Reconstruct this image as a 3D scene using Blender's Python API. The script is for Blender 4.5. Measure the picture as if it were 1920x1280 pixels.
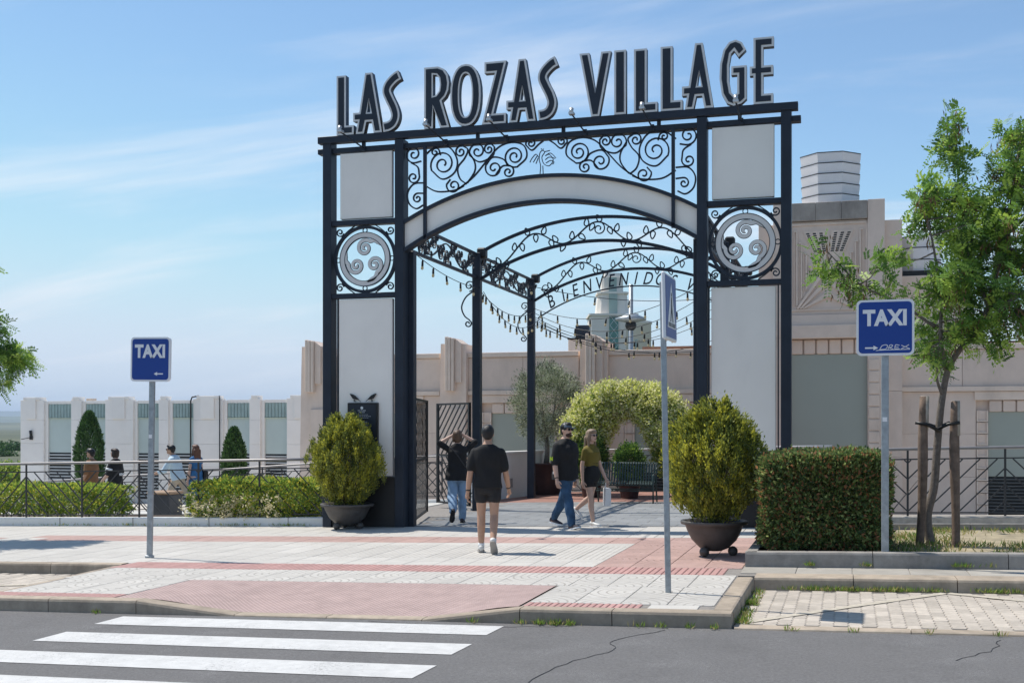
import bpy, bmesh, math, random
import numpy as np
from mathutils import Vector, Matrix, Quaternion
random.seed(11); rng = np.random.default_rng(11)
R = math.radians; PI = math.pi
for o in list(bpy.data.objects): bpy.data.objects.remove(o)
scene = bpy.context.scene; col = scene.collection

# ---------------------------------------------------------------- camera
cam = bpy.data.cameras.new('camera'); camera = bpy.data.objects.new('camera', cam); col.objects.link(camera)
cam.sensor_width = 36; cam.lens = 36*2186/1920; cam.shift_y = 160/1920; cam.clip_end = 30000; cam.clip_start = .1
camera.location = (4.839, -18.857, 1.678); camera.rotation_euler = (R(90), 0, R(16))
scene.camera = camera
# ---------------------------------------------------------------- light
SUN_DIR = Vector((.57, -.17, -1)).normalized()
sl = bpy.data.lights.new('sun', 'SUN'); sun = bpy.data.objects.new('sun', sl); col.objects.link(sun)
sl.energy = 3.7; sl.angle = R(.53); sl.color = (1, .95, .87)
sun.rotation_euler = SUN_DIR.to_track_quat('-Z', 'Y').to_euler(); sun.location = (-20, 10, 40)
world = bpy.data.worlds.new('World'); scene.world = world; world.use_nodes = True
wn = world.node_tree.nodes; wl = world.node_tree.links; wn.clear()
wo = wn.new('ShaderNodeOutputWorld'); bg = wn.new('ShaderNodeBackground'); sky = wn.new('ShaderNodeTexSky')
sky.sky_type = 'NISHITA'; sky.sun_disc = False; sky.sun_elevation = math.asin(-SUN_DIR.z)
sky.sun_rotation = math.atan2(-SUN_DIR.x, -SUN_DIR.y); sky.air_density = 1.0; sky.dust_density = 0; sky.ozone_density = 1.6; sky.altitude = 2500
bg.inputs[1].default_value = .122
def wnode(t, **k):
    n = wn.new(t)
    for a, b in k.items(): setattr(n, a, b)
    return n
tc = wnode('ShaderNodeTexCoord'); sep = wnode('ShaderNodeSeparateXYZ'); wl.new(tc.outputs['Generated'], sep.inputs[0])
den = wnode('ShaderNodeMath', operation='ADD'); den.inputs[1].default_value = .18; wl.new(sep.outputs[2], den.inputs[0])
dmx = wnode('ShaderNodeMath', operation='MAXIMUM'); dmx.inputs[1].default_value = .05; wl.new(den.outputs[0], dmx.inputs[0])
du = wnode('ShaderNodeMath', operation='DIVIDE'); dv = wnode('ShaderNodeMath', operation='DIVIDE')
wl.new(sep.outputs[0], du.inputs[0]); wl.new(dmx.outputs[0], du.inputs[1]); wl.new(sep.outputs[1], dv.inputs[0]); wl.new(dmx.outputs[0], dv.inputs[1])
cmb = wnode('ShaderNodeCombineXYZ'); wl.new(du.outputs[0], cmb.inputs[0]); wl.new(dv.outputs[0], cmb.inputs[1])
mp = wnode('ShaderNodeMapping'); mp.inputs['Rotation'].default_value = (0, 0, R(-28)); mp.inputs['Scale'].default_value = (.55, 1.7, 1); mp.inputs['Location'].default_value = (3.3, .9, 0)
wl.new(cmb.outputs[0], mp.inputs[0])
nz = wnode('ShaderNodeTexNoise'); nz.inputs['Scale'].default_value = 1.25; nz.inputs['Detail'].default_value = 9; nz.inputs['Roughness'].default_value = .58; nz.inputs['Distortion'].default_value = .5
wl.new(mp.outputs[0], nz.inputs['Vector'])
rmp = wnode('ShaderNodeMapRange', interpolation_type='SMOOTHSTEP'); rmp.inputs[1].default_value = .48; rmp.inputs[2].default_value = .76; rmp.inputs[4].default_value = .6
wl.new(nz.outputs[0], rmp.inputs[0])
mx = wnode('ShaderNodeMix', data_type='RGBA'); mx.inputs[7].default_value = (5.6, 5.8, 6.1, 1)
wl.new(rmp.outputs[0], mx.inputs[0]); 
sr = wnode('ShaderNodeSeparateColor'); cr = wnode('ShaderNodeCombineColor'); wl.new(sky.outputs[0], sr.inputs[0])
for i, (gain, cap_v) in enumerate(((1.04, 4.35), (1.12, 4.95), (1.07, 5.6))):          # tint gain per channel, then a soft limit on the sky's brightest part
    g_ = wnode('ShaderNodeMath', operation='MULTIPLY'); g_.inputs[1].default_value = gain; wl.new(sr.outputs[i], g_.inputs[0])
    c_ = wnode('ShaderNodeMath', operation='SMOOTH_MIN'); c_.inputs[1].default_value = cap_v; c_.inputs[2].default_value = 2.2; wl.new(g_.outputs[0], c_.inputs[0]); wl.new(c_.outputs[0], cr.inputs[i])
wl.new(cr.outputs[0], mx.inputs[6]); wl.new(mx.outputs[2], bg.inputs[0]); wl.new(bg.outputs[0], wo.inputs[0])
vs = scene.view_settings; vs.view_transform = 'Standard'; vs.look = 'None'; vs.gamma = 1; vs.exposure = .5; vs.use_curve_mapping = False
scene.render.engine = 'CYCLES'

# ---------------------------------------------------------------- materials
MATS = {}
def mat(name, c, rough=.65, metal=0., var=.12, vs=3., bump=0., bs=60., spec=.4, trans=0., rnd=0., c2=None, stain=0.):
    """principled material: colour mottled by world-space noise, per-piece random tint, fine bump"""
    if name in MATS: return MATS[name]
    m = bpy.data.materials.new(name); m.use_nodes = True; nt = m.node_tree; n = nt.nodes; l = nt.links
    b = n['Principled BSDF']; b.inputs['Roughness'].default_value = rough; b.inputs['Metallic'].default_value = metal
    b.inputs['Specular IOR Level'].default_value = spec
    g = n.new('ShaderNodeNewGeometry')
    nz = n.new('ShaderNodeTexNoise'); nz.inputs['Scale'].default_value = vs; nz.inputs['Detail'].default_value = 6; nz.inputs['Roughness'].default_value = .65
    l.new(g.outputs['Position'], nz.inputs['Vector'])
    c = tuple(c); d = tuple(min(1, x*(1+var)) for x in c); e = tuple(x*(1-var) for x in c) if c2 is None else tuple(c2)
    mr = n.new('ShaderNodeMapRange'); mr.inputs[1].default_value = .3; mr.inputs[2].default_value = .7; l.new(nz.outputs[0], mr.inputs[0])
    mx = n.new('ShaderNodeMix'); mx.data_type = 'RGBA'; mx.inputs[6].default_value = (*e, 1); mx.inputs[7].default_value = (*d, 1)
    l.new(mr.outputs[0], mx.inputs[0]); out = mx.outputs[2]
    if rnd:
        oi = n.new('ShaderNodeObjectInfo'); r2 = n.new('ShaderNodeMapRange'); r2.inputs[3].default_value = 1-rnd; r2.inputs[4].default_value = 1+rnd*.6
        l.new(oi.outputs['Random'], r2.inputs[0]); hs = n.new('ShaderNodeHueSaturation'); l.new(r2.outputs[0], hs.inputs['Value']); l.new(out, hs.inputs['Color']); out = hs.outputs[0]
    if stain:
        n2 = n.new('ShaderNodeTexNoise'); n2.inputs['Scale'].default_value = 1.1; n2.inputs['Detail'].default_value = 8; n2.inputs['Roughness'].default_value = .7
        mp = n.new('ShaderNodeMapping'); mp.inputs['Scale'].default_value = (1, 1, .35); l.new(g.outputs['Position'], mp.inputs[0]); l.new(mp.outputs[0], n2.inputs['Vector'])
        m3 = n.new('ShaderNodeMapRange'); m3.inputs[1].default_value = .52; m3.inputs[2].default_value = .75; m3.inputs[3].default_value = 1; m3.inputs[4].default_value = 1-stain
        l.new(n2.outputs[0], m3.inputs[0]); h2 = n.new('ShaderNodeHueSaturation'); l.new(m3.outputs[0], h2.inputs['Value']); l.new(out, h2.inputs['Color']); out = h2.outputs[0]
    l.new(out, b.inputs['Base Color'])
    if bump:
        nb = n.new('ShaderNodeTexNoise'); nb.inputs['Scale'].default_value = bs; nb.inputs['Detail'].default_value = 5; l.new(g.outputs['Position'], nb.inputs['Vector'])
        bp = n.new('ShaderNodeBump'); bp.inputs['Strength'].default_value = bump; bp.inputs['Distance'].default_value = .01; l.new(nb.outputs[0], bp.inputs['Height']); l.new(bp.outputs[0], b.inputs['Normal'])
    if trans:
        tr = n.new('ShaderNodeBsdfTranslucent'); l.new(out, tr.inputs['Color']); ms = n.new('ShaderNodeMixShader'); ms.inputs[0].default_value = trans
        l.new(b.outputs[0], ms.inputs[1]); l.new(tr.outputs[0], ms.inputs[2]); l.new(ms.outputs[0], n['Material Output'].inputs[0])
    MATS[name] = m; return m
def groove(m, kind):
    """adds a relief pattern in tile-local UV metres (grooves / rings / studs) to a material's bump and joints' dirt"""
    nt = m.node_tree; n = nt.nodes; l = nt.links; b = n['Principled BSDF']
    uv = n.new('ShaderNodeUVMap'); sp = n.new('ShaderNodeSeparateXYZ'); l.new(uv.outputs[0], sp.inputs[0])
    def mth(op, a, bb=None):
        k = n.new('ShaderNodeMath'); k.operation = op
        for i, v in enumerate((a, bb)):
            if v is None: continue
            if isinstance(v, (int, float)): k.inputs[i].default_value = v
            else: l.new(v, k.inputs[i])
        return k.outputs[0]
    x, y = sp.outputs[0], sp.outputs[1]
    if kind == 'lines': h = mth('SINE', mth('MULTIPLY', x, 2*PI/.08))
    elif kind == 'rings':
        r = mth('SQRT', mth('ADD', mth('MULTIPLY', x, x), mth('MULTIPLY', y, y))); h = mth('SINE', mth('MULTIPLY', r, 2*PI/.085))
    else: h = mth('MULTIPLY', mth('SINE', mth('MULTIPLY', x, 2*PI/.055)), mth('SINE', mth('MULTIPLY', y, 2*PI/.055)))
    t = .82 if kind != 'studs' else .1
    g = mth('GREATER_THAN', h, t) if kind != 'studs' else mth('SMOOTH_MAX', h, 0.0)
    bp = n.new('ShaderNodeBump'); bp.inputs['Distance'].default_value = .008; bp.inputs['Strength'].default_value = .8
    if kind != 'studs': bp.invert = True
    l.new(g, bp.inputs['Height']); l.new(bp.outputs[0], b.inputs['Normal'])
    src = b.inputs['Base Color'].links[0].from_socket
    mx = n.new('ShaderNodeMix'); mx.data_type = 'RGBA'; mx.blend_type = 'MULTIPLY'; mx.inputs[7].default_value = (.62, .6, .58, 1) if kind != 'studs' else (.55, .53, .53, 1)
    f = mth('MULTIPLY', g, .75) if kind != 'studs' else mth('MULTIPLY', mth('LESS_THAN', h, -.05), .7)
    l.new(f, mx.inputs[0]); l.new(src, mx.inputs[6]); l.new(mx.outputs[2], b.inputs['Base Color'])
    return m
def worn(m, under, lo=.56, hi=.66, scale=38.):
    """chips and wear: noise patches show the colour underneath"""
    nt = m.node_tree; n = nt.nodes; l = nt.links; b = n['Principled BSDF']; src = b.inputs['Base Color'].links[0].from_socket; g = n.new('ShaderNodeNewGeometry')
    a = n.new('ShaderNodeTexNoise'); a.inputs['Scale'].default_value = scale; a.inputs['Detail'].default_value = 8; a.inputs['Roughness'].default_value = .75; l.new(g.outputs['Position'], a.inputs['Vector'])
    c = n.new('ShaderNodeTexNoise'); c.inputs['Scale'].default_value = 1.7; c.inputs['Detail'].default_value = 3; l.new(g.outputs['Position'], c.inputs['Vector'])
    ad = n.new('ShaderNodeMath'); ad.operation = 'MULTIPLY_ADD'; ad.inputs[1].default_value = .35; l.new(c.outputs[0], ad.inputs[0]); l.new(a.outputs[0], ad.inputs[2])
    r = n.new('ShaderNodeMapRange'); r.inputs[1].default_value = lo+.175; r.inputs[2].default_value = hi+.175; l.new(ad.outputs[0], r.inputs[0])
    x = n.new('ShaderNodeMix'); x.data_type = 'RGBA'; x.inputs[7].default_value = (*under, 1); l.new(r.outputs[0], x.inputs[0]); l.new(src, x.inputs[6]); l.new(x.outputs[2], b.inputs['Base Color']); return m
navy = mat('navy steel', (.017, .025, .040), .48, .0, .25, 2, .08, 200, .32)
navyface = mat('navy sign face', (.013, .019, .032), .45, 0, .15, 3)
greyrim = mat('grey sign trim', (.70, .70, .69), .45, 0, .08, 5)
panelm = mat('pale panel', (.88, .845, .78), .6, 0, .035, 1.2, .03, 30, stain=.07)
discm = mat('disc grey', (.70, .69, .67), .5, 0, .06, 4)
iron = mat('fence iron', (.045, .043, .043), .5, 0, .2, 6)
railm = mat('brushed rail', (.26, .245, .24), .42, .4, .1, 8)
blackm = mat('black paint', (.012, .012, .013), .45, 0, .2, 4)
galv = mat('galvanised steel', (.33, .36, .38), .42, .55, .22, 14, .05, 90)
signblue = mat('sign blue', (.004, .045, .27), .35, 0, .04, 3)
signwhite = mat('sign white', (.78, .79, .8), .4, 0, .03, 3)
asphalt = mat('asphalt', (.175, .17, .168), .9, 0, .22, 45, .9, 260, .25, stain=.18)
paint = mat('road paint', (.55, .545, .53), .7, 0, .10, 9, .25, 200, stain=.16)
worn(paint, (.25, .245, .24), .57, .70)
worn(asphalt, (.30, .295, .29), .60, .64, 130.)
paintline = mat('worn cream line', (.47, .42, .34), .8, 0, .25, 14)
kerbm = mat('kerb concrete', (.37, .305, .235), .85, 0, .2, 7, .3, 120, rnd=.14, stain=.42)
mortar = mat('joint mortar', (.24, .22, .20), .9, 0, .2, 20)
TW, TR = (.50, .475, .435), (.42, .28, .245)
tilew = mat('white tile', TW, .75, 0, .07, 5, .12, 150, rnd=.07, stain=.12)
tilewl = groove(mat('white grooved tile', TW, .75, 0, .07, 5, rnd=.06, stain=.12), 'lines')
tilewr = groove(mat('white ringed tile', TW, .75, 0, .07, 5, rnd=.06, stain=.12), 'rings')
tiler = mat('red tile', TR, .8, 0, .12, 6, .12, 150, rnd=.1, stain=.15)
tilerr = groove(mat('red ringed tile', TR, .8, 0, .12, 6, rnd=.1, stain=.15), 'rings')
tactile = groove(mat('red studded tile', (.45, .33, .305), .8, 0, .12, 5, stain=.2), 'studs')
ribm = mat('red ribbed bar', (.45, .26, .235), .8, 0, .12, 9, .1, 150, rnd=.12)
paver = mat('bay paver', (.48, .425, .36), .85, 0, .14, 12, .3, 160, rnd=.16, stain=.2)
granite = mat('grey granite slab', (.25, .255, .255), .55, 0, .15, 3, .1, 150, rnd=.16, stain=.15)
brickm = mat('red brick paving', (.34, .17, .13), .8, 0, .2, 8, .2, 60)
whitewall = mat('white render', (.70, .70, .68), .7, 0, .05, 3, .1, 80, stain=.1)
roughstone = mat('rough stone kerb', (.40, .36, .31), .9, 0, .2, 9, .6, 40, stain=.2)
beige = mat('beige stone', (.74, .60, .50), .8, 0, .07, 1.4, .1, 90, rnd=.05, stain=.16)
beigelt = mat('beige trim', (.76, .62, .51), .8, 0, .07, 2, .1, 90, stain=.2)
sage = mat('sage blind', (.36, .385, .33), .6, 0, .04, .8)
sagelt = mat('pale teal blind', (.50, .58, .55), .55, 0, .05, .8)
whitest = mat('white stone', (.85, .81, .76), .75, 0, .04, 1.5, .05, 60, rnd=.04)
darkvoid = mat('louvre dark', (.02, .022, .024), .6)
louv = mat('louvre slat', (.5, .52, .52), .5)
lantern = mat('frosted lantern', (.90, .88, .88), .5, 0, .05, 1.5, trans=.12)
soil = mat('soil', (.07, .05, .035), .95, 0, .35, 18, .8, 60)
dry = mat('dry bed earth', (.32, .27, .18), .95, 0, .35, 5, .6, 60)
bark = mat('bark', (.16, .135, .115), .9, 0, .3, 22, .8, 70)
stakem = mat('weathered stake', (.17, .12, .09), .9, 0, .4, 9, .5, 60)
potm = mat('bronze pot', (.085, .078, .072), .5, .15, .25, 6, .15, 60)
potbrown = mat('oxblood glazed pot', (.05, .022, .021), .35, 0, .2, 6)
glassb = mat('bulb glass', (.75, .66, .45), .15, 0, .05, 5, trans=.4)
land = mat('dry plain', (.10, .105, .06), .95, 0, .4, .004, c2=(.04, .055, .03))
hillm = mat('scrub hill', (.10, .12, .07), .95, 0, .3, .004, c2=(.055, .075, .045))

# ---------------------------------------------------------------- object helpers
def tag(o, label=None, category=None, group=None, kind=None):
    for k, v in (('label', label), ("category", category), ('group', group), ('kind', kind)):
        if v: o[k] = v
    return o
def empty(name, loc=(0, 0, 0), rz=0, **k):
    o = bpy.data.objects.new(name, None); col.objects.link(o); o.location = loc; o.rotation_euler = (0, 0, rz); o.empty_display_size = .1
    return tag(o, **k)
def link(name, me, parent=None, loc=None, rot=None, **k):
    o = bpy.data.objects.new(name, me); col.objects.link(o); o.parent = parent
    if loc is not None: o.location = loc
    if rot is not None: o.rotation_euler = rot
    return tag(o, **k)
def copy_tree(o, parent=None):
    c = o.copy(); col.objects.link(c); c.parent = parent
    for ch in [x for x in bpy.data.objects if x.parent == o]: copy_tree(ch, c)
    return c
def gz(x): return .0223*x
def cat_rom(pts, n=8, closed=False):
    p = np.array(pts, float)
    if closed: p = np.vstack([p[-1], p, p[:2]])
    else: p = np.vstack([2*p[0]-p[1], p, 2*p[-1]-p[-2]])
    t = np.linspace(0, 1, n, endpoint=False)[:, None]; out = []
    for i in range(1, len(p)-2):
        a, b, c, d = p[i-1], p[i], p[i+1], p[i+2]
        out.append(.5*((2*b)+(-a+c)*t+(2*a-5*b+4*c-d)*t**2+(-a+3*b-3*c+d)*t**3))
    out = np.vstack(out)
    return out if closed else np.vstack([out, p[-2]])
class MB:
    """collects shapes; build() links them as one mesh object"""
    def __init__(s): s.v = []; s.f = []; s.m = []; s.sm = []
    def add(s, vs, fs, m=0, smooth=False):
        k = len(s.v); s.v += [tuple(map(float, x)) for x in vs]; s.f += [tuple(i+k for i in f) for f in fs]; s.m += [m]*len(fs); s.sm += [smooth]*len(fs); return s
    def box(s, x0, x1, y0, y1, z0, z1, m=0, b=0.):
        if b <= 0:
            v = [(x, y, z) for z in (z0, z1) for y in (y0, y1) for x in (x0, x1)]
            return s.add(v, [(0, 2, 3, 1), (4, 5, 7, 6), (0, 1, 5, 4), (2, 6, 7, 3), (0, 4, 6, 2), (1, 3, 7, 5)], m)
        b = min(b, abs(x1-x0)*.45, abs(y1-y0)*.45, abs(z1-z0)*.45); v = []; idx = {}
        X, Y, Z = (x0, x1), (y0, y1), (z0, z1); sg = (1, -1)
        for i in (0, 1):
            for j in (0, 1):
                for k in (0, 1):
                    for a in range(3):
                        q = [X[i]+sg[i]*b, Y[j]+sg[j]*b, Z[k]+sg[k]*b]; q[a] = (X[i], Y[j], Z[k])[a]; idx[i, j, k, a] = len(v); v.append(q)
        f = []
        for a in range(3):
            o1, o2 = (a+1) % 3, (a+2) % 3
            for e in (0, 1):
                q = []
                for p, r in ((0, 0), (1, 0), (1, 1), (0, 1)):
                    t = [0, 0, 0]; t[a] = e; t[o1] = p; t[o2] = r; q.append(idx[t[0], t[1], t[2], a])
                f.append(tuple(q if e else q[::-1]))
            for p in (0, 1):
                for r in (0, 1):
                    t0 = [0]*3; t1 = [0]*3; t1[a] = 1; t0[o1] = t1[o1] = p; t0[o2] = t1[o2] = r
                    q = [idx[(*t0, o1)], idx[(*t1, o1)], idx[(*t1, o2)], idx[(*t0, o2)]]; f.append(tuple(q if p == r else q[::-1]))
        for i in (0, 1):
            for j in (0, 1):
                for k in (0, 1):
                    q = [idx[i, j, k, 0], idx[i, j, k, 1], idx[i, j, k, 2]]; f.append(tuple(q if (i+j+k) % 2 else q[::-1]))
        return s.add(v, f, m)
    def bar(s, a, b, w, d=None, up=(0, 0, 1), m=0):
        """rectangular bar from a to b; w across, d along 'up'"""
        a = Vector(a); b = Vector(b); t = (b-a).normalized(); u = Vector(up)
        if abs(t.dot(u)) > .99: u = Vector((0, 1, 0))
        x = t.cross(u).normalized(); u = x.cross(t); d = w if d is None else d
        v = [p+x*sx*w/2+u*su*d/2 for p in (a, b) for sx, su in ((-1, -1), (1, -1), (1, 1), (-1, 1))]
        return s.add(v, [(3, 2, 1, 0), (4, 5, 6, 7)]+[(i, (i+1) % 4, (i+1) % 4+4, i+4) for i in range(4)], m)
    def tube(s, path, r, n=8, m=0, closed=False, cap=True):
        P = np.array(path, float); k = len(P); rr = np.broadcast_to(np.array(r, float), (k,))
        T = np.gradient(P, axis=0) if not closed else np.roll(P, -1, 0)-np.roll(P, 1, 0)
        T /= np.linalg.norm(T, axis=1)[:, None]+1e-12
        ref = np.array([0, 0, 1.]) if abs(T[0][2]) < .9 else np.array([1., 0, 0]); v = []
        x = np.cross(T[0], ref); x /= np.linalg.norm(x)
        for i in range(k):
            x = x-T[i]*(x@T[i]); x /= np.linalg.norm(x)+1e-12; y = np.cross(T[i], x)
            for j in range(n):
                a = 2*PI*j/n; v.append(P[i]+(x*math.cos(a)+y*math.sin(a))*rr[i])
        f = []
        for i in range(k if closed else k-1):
            for j in range(n): a, b = i*n+j, i*n+(j+1) % n; c, d = ((i+1) % k)*n+(j+1) % n, ((i+1) % k)*n+j; f.append((a, b, c, d))
        if cap and not closed: f += [tuple(range(n))[::-1], tuple((k-1)*n+j for j in range(n))]
        return s.add(v, f, m, True)
    def ribbon(s, path, t, d, fr, m=0, closed=False):
        """flat bar following a 2D path in frame fr(u,v,w): t in the plane, d deep"""
        P = np.array(path, float); T = (np.roll(P, -1, 0)-np.roll(P, 1, 0)) if closed else np.gradient(P, axis=0)
        T /= np.linalg.norm(T, axis=1)[:, None]+1e-12; N = np.stack([-T[:, 1], T[:, 0]], 1); k = len(P); v = []
        tt = np.broadcast_to(np.array(t, float), (k,))
        for p, nn, q in zip(P, N, tt):
            for sgn, w in ((1, -d/2), (1, d/2), (-1, d/2), (-1, -d/2)): e = p+nn*sgn*q/2; v.append(fr(e[0], e[1], w))
        f = [(i*4+j, i*4+(j+1) % 4, ((i+1) % k)*4+(j+1) % 4, ((i+1) % k)*4+j) for i in range(k if closed else k-1) for j in range(4)]
        if not closed: f += [(3, 2, 1, 0), tuple((k-1)*4+j for j in range(4))]
        return s.add(v, f, m)
    def lathe(s, prof, n=24, c=(0, 0, 0), m=0, smooth=True):
        v = [(c[0]+r*math.cos(2*PI*j/n), c[1]+r*math.sin(2*PI*j/n), c[2]+z) for r, z in prof for j in range(n)]
        f = [(i*n+j, i*n+(j+1) % n, (i+1)*n+(j+1) % n, (i+1)*n+j) for i in range(len(prof)-1) for j in range(n)]
        f += [tuple(range(n))[::-1], tuple((len(prof)-1)*n+j for j in range(n))]
        return s.add(v, f, m, smooth)
    def ball(s, c, r, n=10, m=0, k=6):
        r = (r, r, r) if isinstance(r, (int, float)) else r
        v = [(c[0], c[1], c[2]-r[2])]+[(c[0]+r[0]*math.sin(PI*i/k)*math.cos(2*PI*j/n), c[1]+r[1]*math.sin(PI*i/k)*math.sin(2*PI*j/n), c[2]-r[2]*math.cos(PI*i/k)) for i in range(1, k) for j in range(n)]+[(c[0], c[1], c[2]+r[2])]
        f = [(0, 1+(j+1) % n, 1+j) for j in range(n)]+[(1+i*n+j, 1+i*n+(j+1) % n, 1+(i+1)*n+(j+1) % n, 1+(i+1)*n+j) for i in range(k-2) for j in range(n)]+[(1+(k-2)*n+j, 1+(k-2)*n+(j+1) % n, len(v)-1) for j in range(n)]
        return s.add(v, f, m, True)
    def prism(s, poly, fr, w0, w1, m=0):
        k = len(poly); v = [fr(p[0], p[1], w) for w in (w0, w1) for p in poly]
        return s.add(v, [tuple(range(k)), tuple(range(2*k-1, k-1, -1))]+[(i+k, (i+1) % k+k, (i+1) % k, i) for i in range(k)], m)
    def mesh(s, name, mats, recalc=True):
        me = bpy.data.meshes.new(name); me.from_pydata(s.v, [], s.f)
        for q in (mats if isinstance(mats, (list, tuple)) else [mats]): me.materials.append(q)
        me.polygons.foreach_set('material_index', s.m); me.polygons.foreach_set('use_smooth', s.sm)
        if recalc:
            bm = bmesh.new(); bm.from_mesh(me); bmesh.ops.recalc_face_normals(bm, faces=bm.faces); bm.to_mesh(me); bm.free()
        me.update(); return me
    def build(s, name, mats, parent=None, loc=None, rot=None, **k): return link(name, s.mesh(name, mats), parent, loc, rot, **k)
def XZ(y): return lambda u, v, w: (u, y+w, v)           # frame: front elevation at depth y
def YZ(x): return lambda u, v, w: (x+w, u, v)
def frame(o, ang):                                       # upright panel through o, running along ang in plan
    c, sn = math.cos(ang), math.sin(ang); return lambda u, v, w: (o[0]+u*c-w*sn, o[1]+u*sn+w*c, o[2]+v)
def spiral(c, start, turns, d, r1=.12, n=14):
    c = np.array(c, float); s0 = np.array(start, float)-c; R0 = np.hypot(*s0); a0 = math.atan2(s0[1], s0[0]); k = max(8, int(n*turns*1.6))
    t = np.linspace(0, 1, k); a = a0+d*2*PI*turns*t; r = R0*(1-t*(1-r1)); return np.stack([c[0]+r*np.cos(a), c[1]+r*np.sin(a)], 1)
def scroll(tail, c=None, turns=1.4, d=1, r1=.15):
    p = cat_rom(tail, 7) if len(tail) > 2 else np.array(tail, float)
    return p if c is None else np.vstack([p[:-1], spiral(c, tail[-1], turns, d, r1)])
def text_mesh(body, size, mats, extrude=.003, offset=0., shear=0., align='CENTER', space=1.):
    cu = bpy.data.curves.new('lettering', 'FONT'); cu.body = body; cu.size = size; cu.extrude = extrude; cu.offset = offset; cu.shear = shear; cu.align_x = align; cu.space_character = space; cu.resolution_u = 3
    o = bpy.data.objects.new('lettering', cu); col.objects.link(o); dg = bpy.context.evaluated_depsgraph_get()
    me = bpy.data.meshes.new_from_object(o.evaluated_get(dg)); bpy.data.objects.remove(o); bpy.data.curves.remove(cu)
    me.materials.clear()
    for q in mats: me.materials.append(q)
    return me
# ================================================================ GROUND
SL = math.atan(.0223); TILT = (0, -SL, 0)
CAMP = Vector(camera.location)
ground = MB()
n = 48; ground.add([(0, 0, -1.6)]+[(9500*math.cos(2*PI*i/n), 9500*math.sin(2*PI*i/n), -1.6) for i in range(n)], [(0, 1+i, 1+(i+1) % n) for i in range(n)])
ground.build('ground', land, kind='structure')
def ridge(name, dist, h, a0, a1, seed, m):
    rg = np.random.default_rng(seed); k = 90; mb = MB(); ph = rg.uniform(0, 6, 6); v = []
    for i in range(k+1):
        a = R(a0+(a1-a0)*i/k); t = i/k*14
        hh = h*(.80+.10*math.sin(t*.9+ph[0])+.07*math.sin(t*2.3+ph[1])+.03*math.sin(t*6.1+ph[2]))
        for d, z in ((.86, 0), (.94, .55), (1, 1), (1.1, .4), (1.2, 0)):
            w = 1+.02*math.sin(t*5+d*9+ph[3]); v.append((CAMP.x+math.sin(a)*dist*d*w, CAMP.y+math.cos(a)*dist*d*w, -1.7+hh*z*(w if 0 < z < 1 else 1)))
    mb.add(v, [(i*5+j, i*5+j+1, (i+1)*5+j+1, (i+1)*5+j) for i in range(k) for j in range(4)], 0, True)
    return mb.build(name, m, kind='structure')
ridge('hills', 8200, 132, -70, 60, 3, hillm); ridge('hills', 4300, 52, -75, 65, 8, hillm); ridge('hills', 2300, 12, -75, 65, 5, land)

road = MB(); road.add([(-45, -45, 0), (45, -45, 0), (45, -8.6, 0), (-45, -8.6, 0)], [(0, 1, 2, 3)])
road = road.build('road', asphalt, None, (0, 0, -.13), TILT, kind='structure')
for i in range(5):                                                    # zebra crossing
    y = -9.18-.885*i; s = MB(); x0, x1 = -1.95+random.uniform(-.02, .02), 1.93+random.uniform(-.06, .04)
    s.add([(x0, y-.235, .004), (x1-.02, y-.235, .004), (x1, y+.225, .004), (x0, y+.225, .004)], [(0, 1, 2, 3)]); s.build('crossing_stripe', paint, road)
def crack(pts, w, parent):
    p = cat_rom(pts, 5); p = p+rng.normal(0, .012, p.shape); MB().ribbon(p, np.abs(rng.normal(w, w*.4, len(p)))+.002, .002, lambda u, v, q: (u, v, .003+q)).build('crack', darkvoid, parent)
crack([(3.35, -8.95), (3.0, -9.5), (3.1, -9.9), (2.85, -10.5), (2.75, -11.2), (2.9, -12)], .003, road)
crack([(6.0, -9.0), (5.9, -9.4), (5.6, -9.9)], .0025, road); crack([(2.5, -8.9), (1.6, -9.0), (.6, -8.86)], .002, road)

# ---------------------------------------------------------------- pavement
slab = MB(); out = [(-18, .3), (14, .3), (14, -6.1), (3.72, -6.1), (3.72, -8.62), (1.97, -8.62), (1.97, -7.17), (-2.3, -7.17), (-2.3, -8.62), (-3.86, -8.62), (-4.12, -5.7), (-18, -5.7)]
slab.prism(out, lambda u, v, w: (u, v, w), -1.3, -.008)
pav = slab.build('pavement', mortar, None, None, TILT, kind='structure')
TM = {}
def tile_mesh(w, h, m, uo, name='tile', t=.03):
    k = (round(w, 3), round(h, 3), m.name, uo, t)
    if k not in TM:
        me = MB().box(-w/2+.003, w/2-.003, -h/2+.003, h/2-.003, -t, 0, 0, .004).mesh(name, m)
        uv = me.uv_layers.new(name='UVMap'); ox, oy = (w/2 if uo[0] else -w/2), (h/2 if uo[1] else -h/2)
        for lp in me.loops: c = me.vertices[lp.vertex_index].co; uv.data[lp.index].uv = (c.x-ox, c.y-oy)
        TM[k] = me
    return TM[k]
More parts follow.
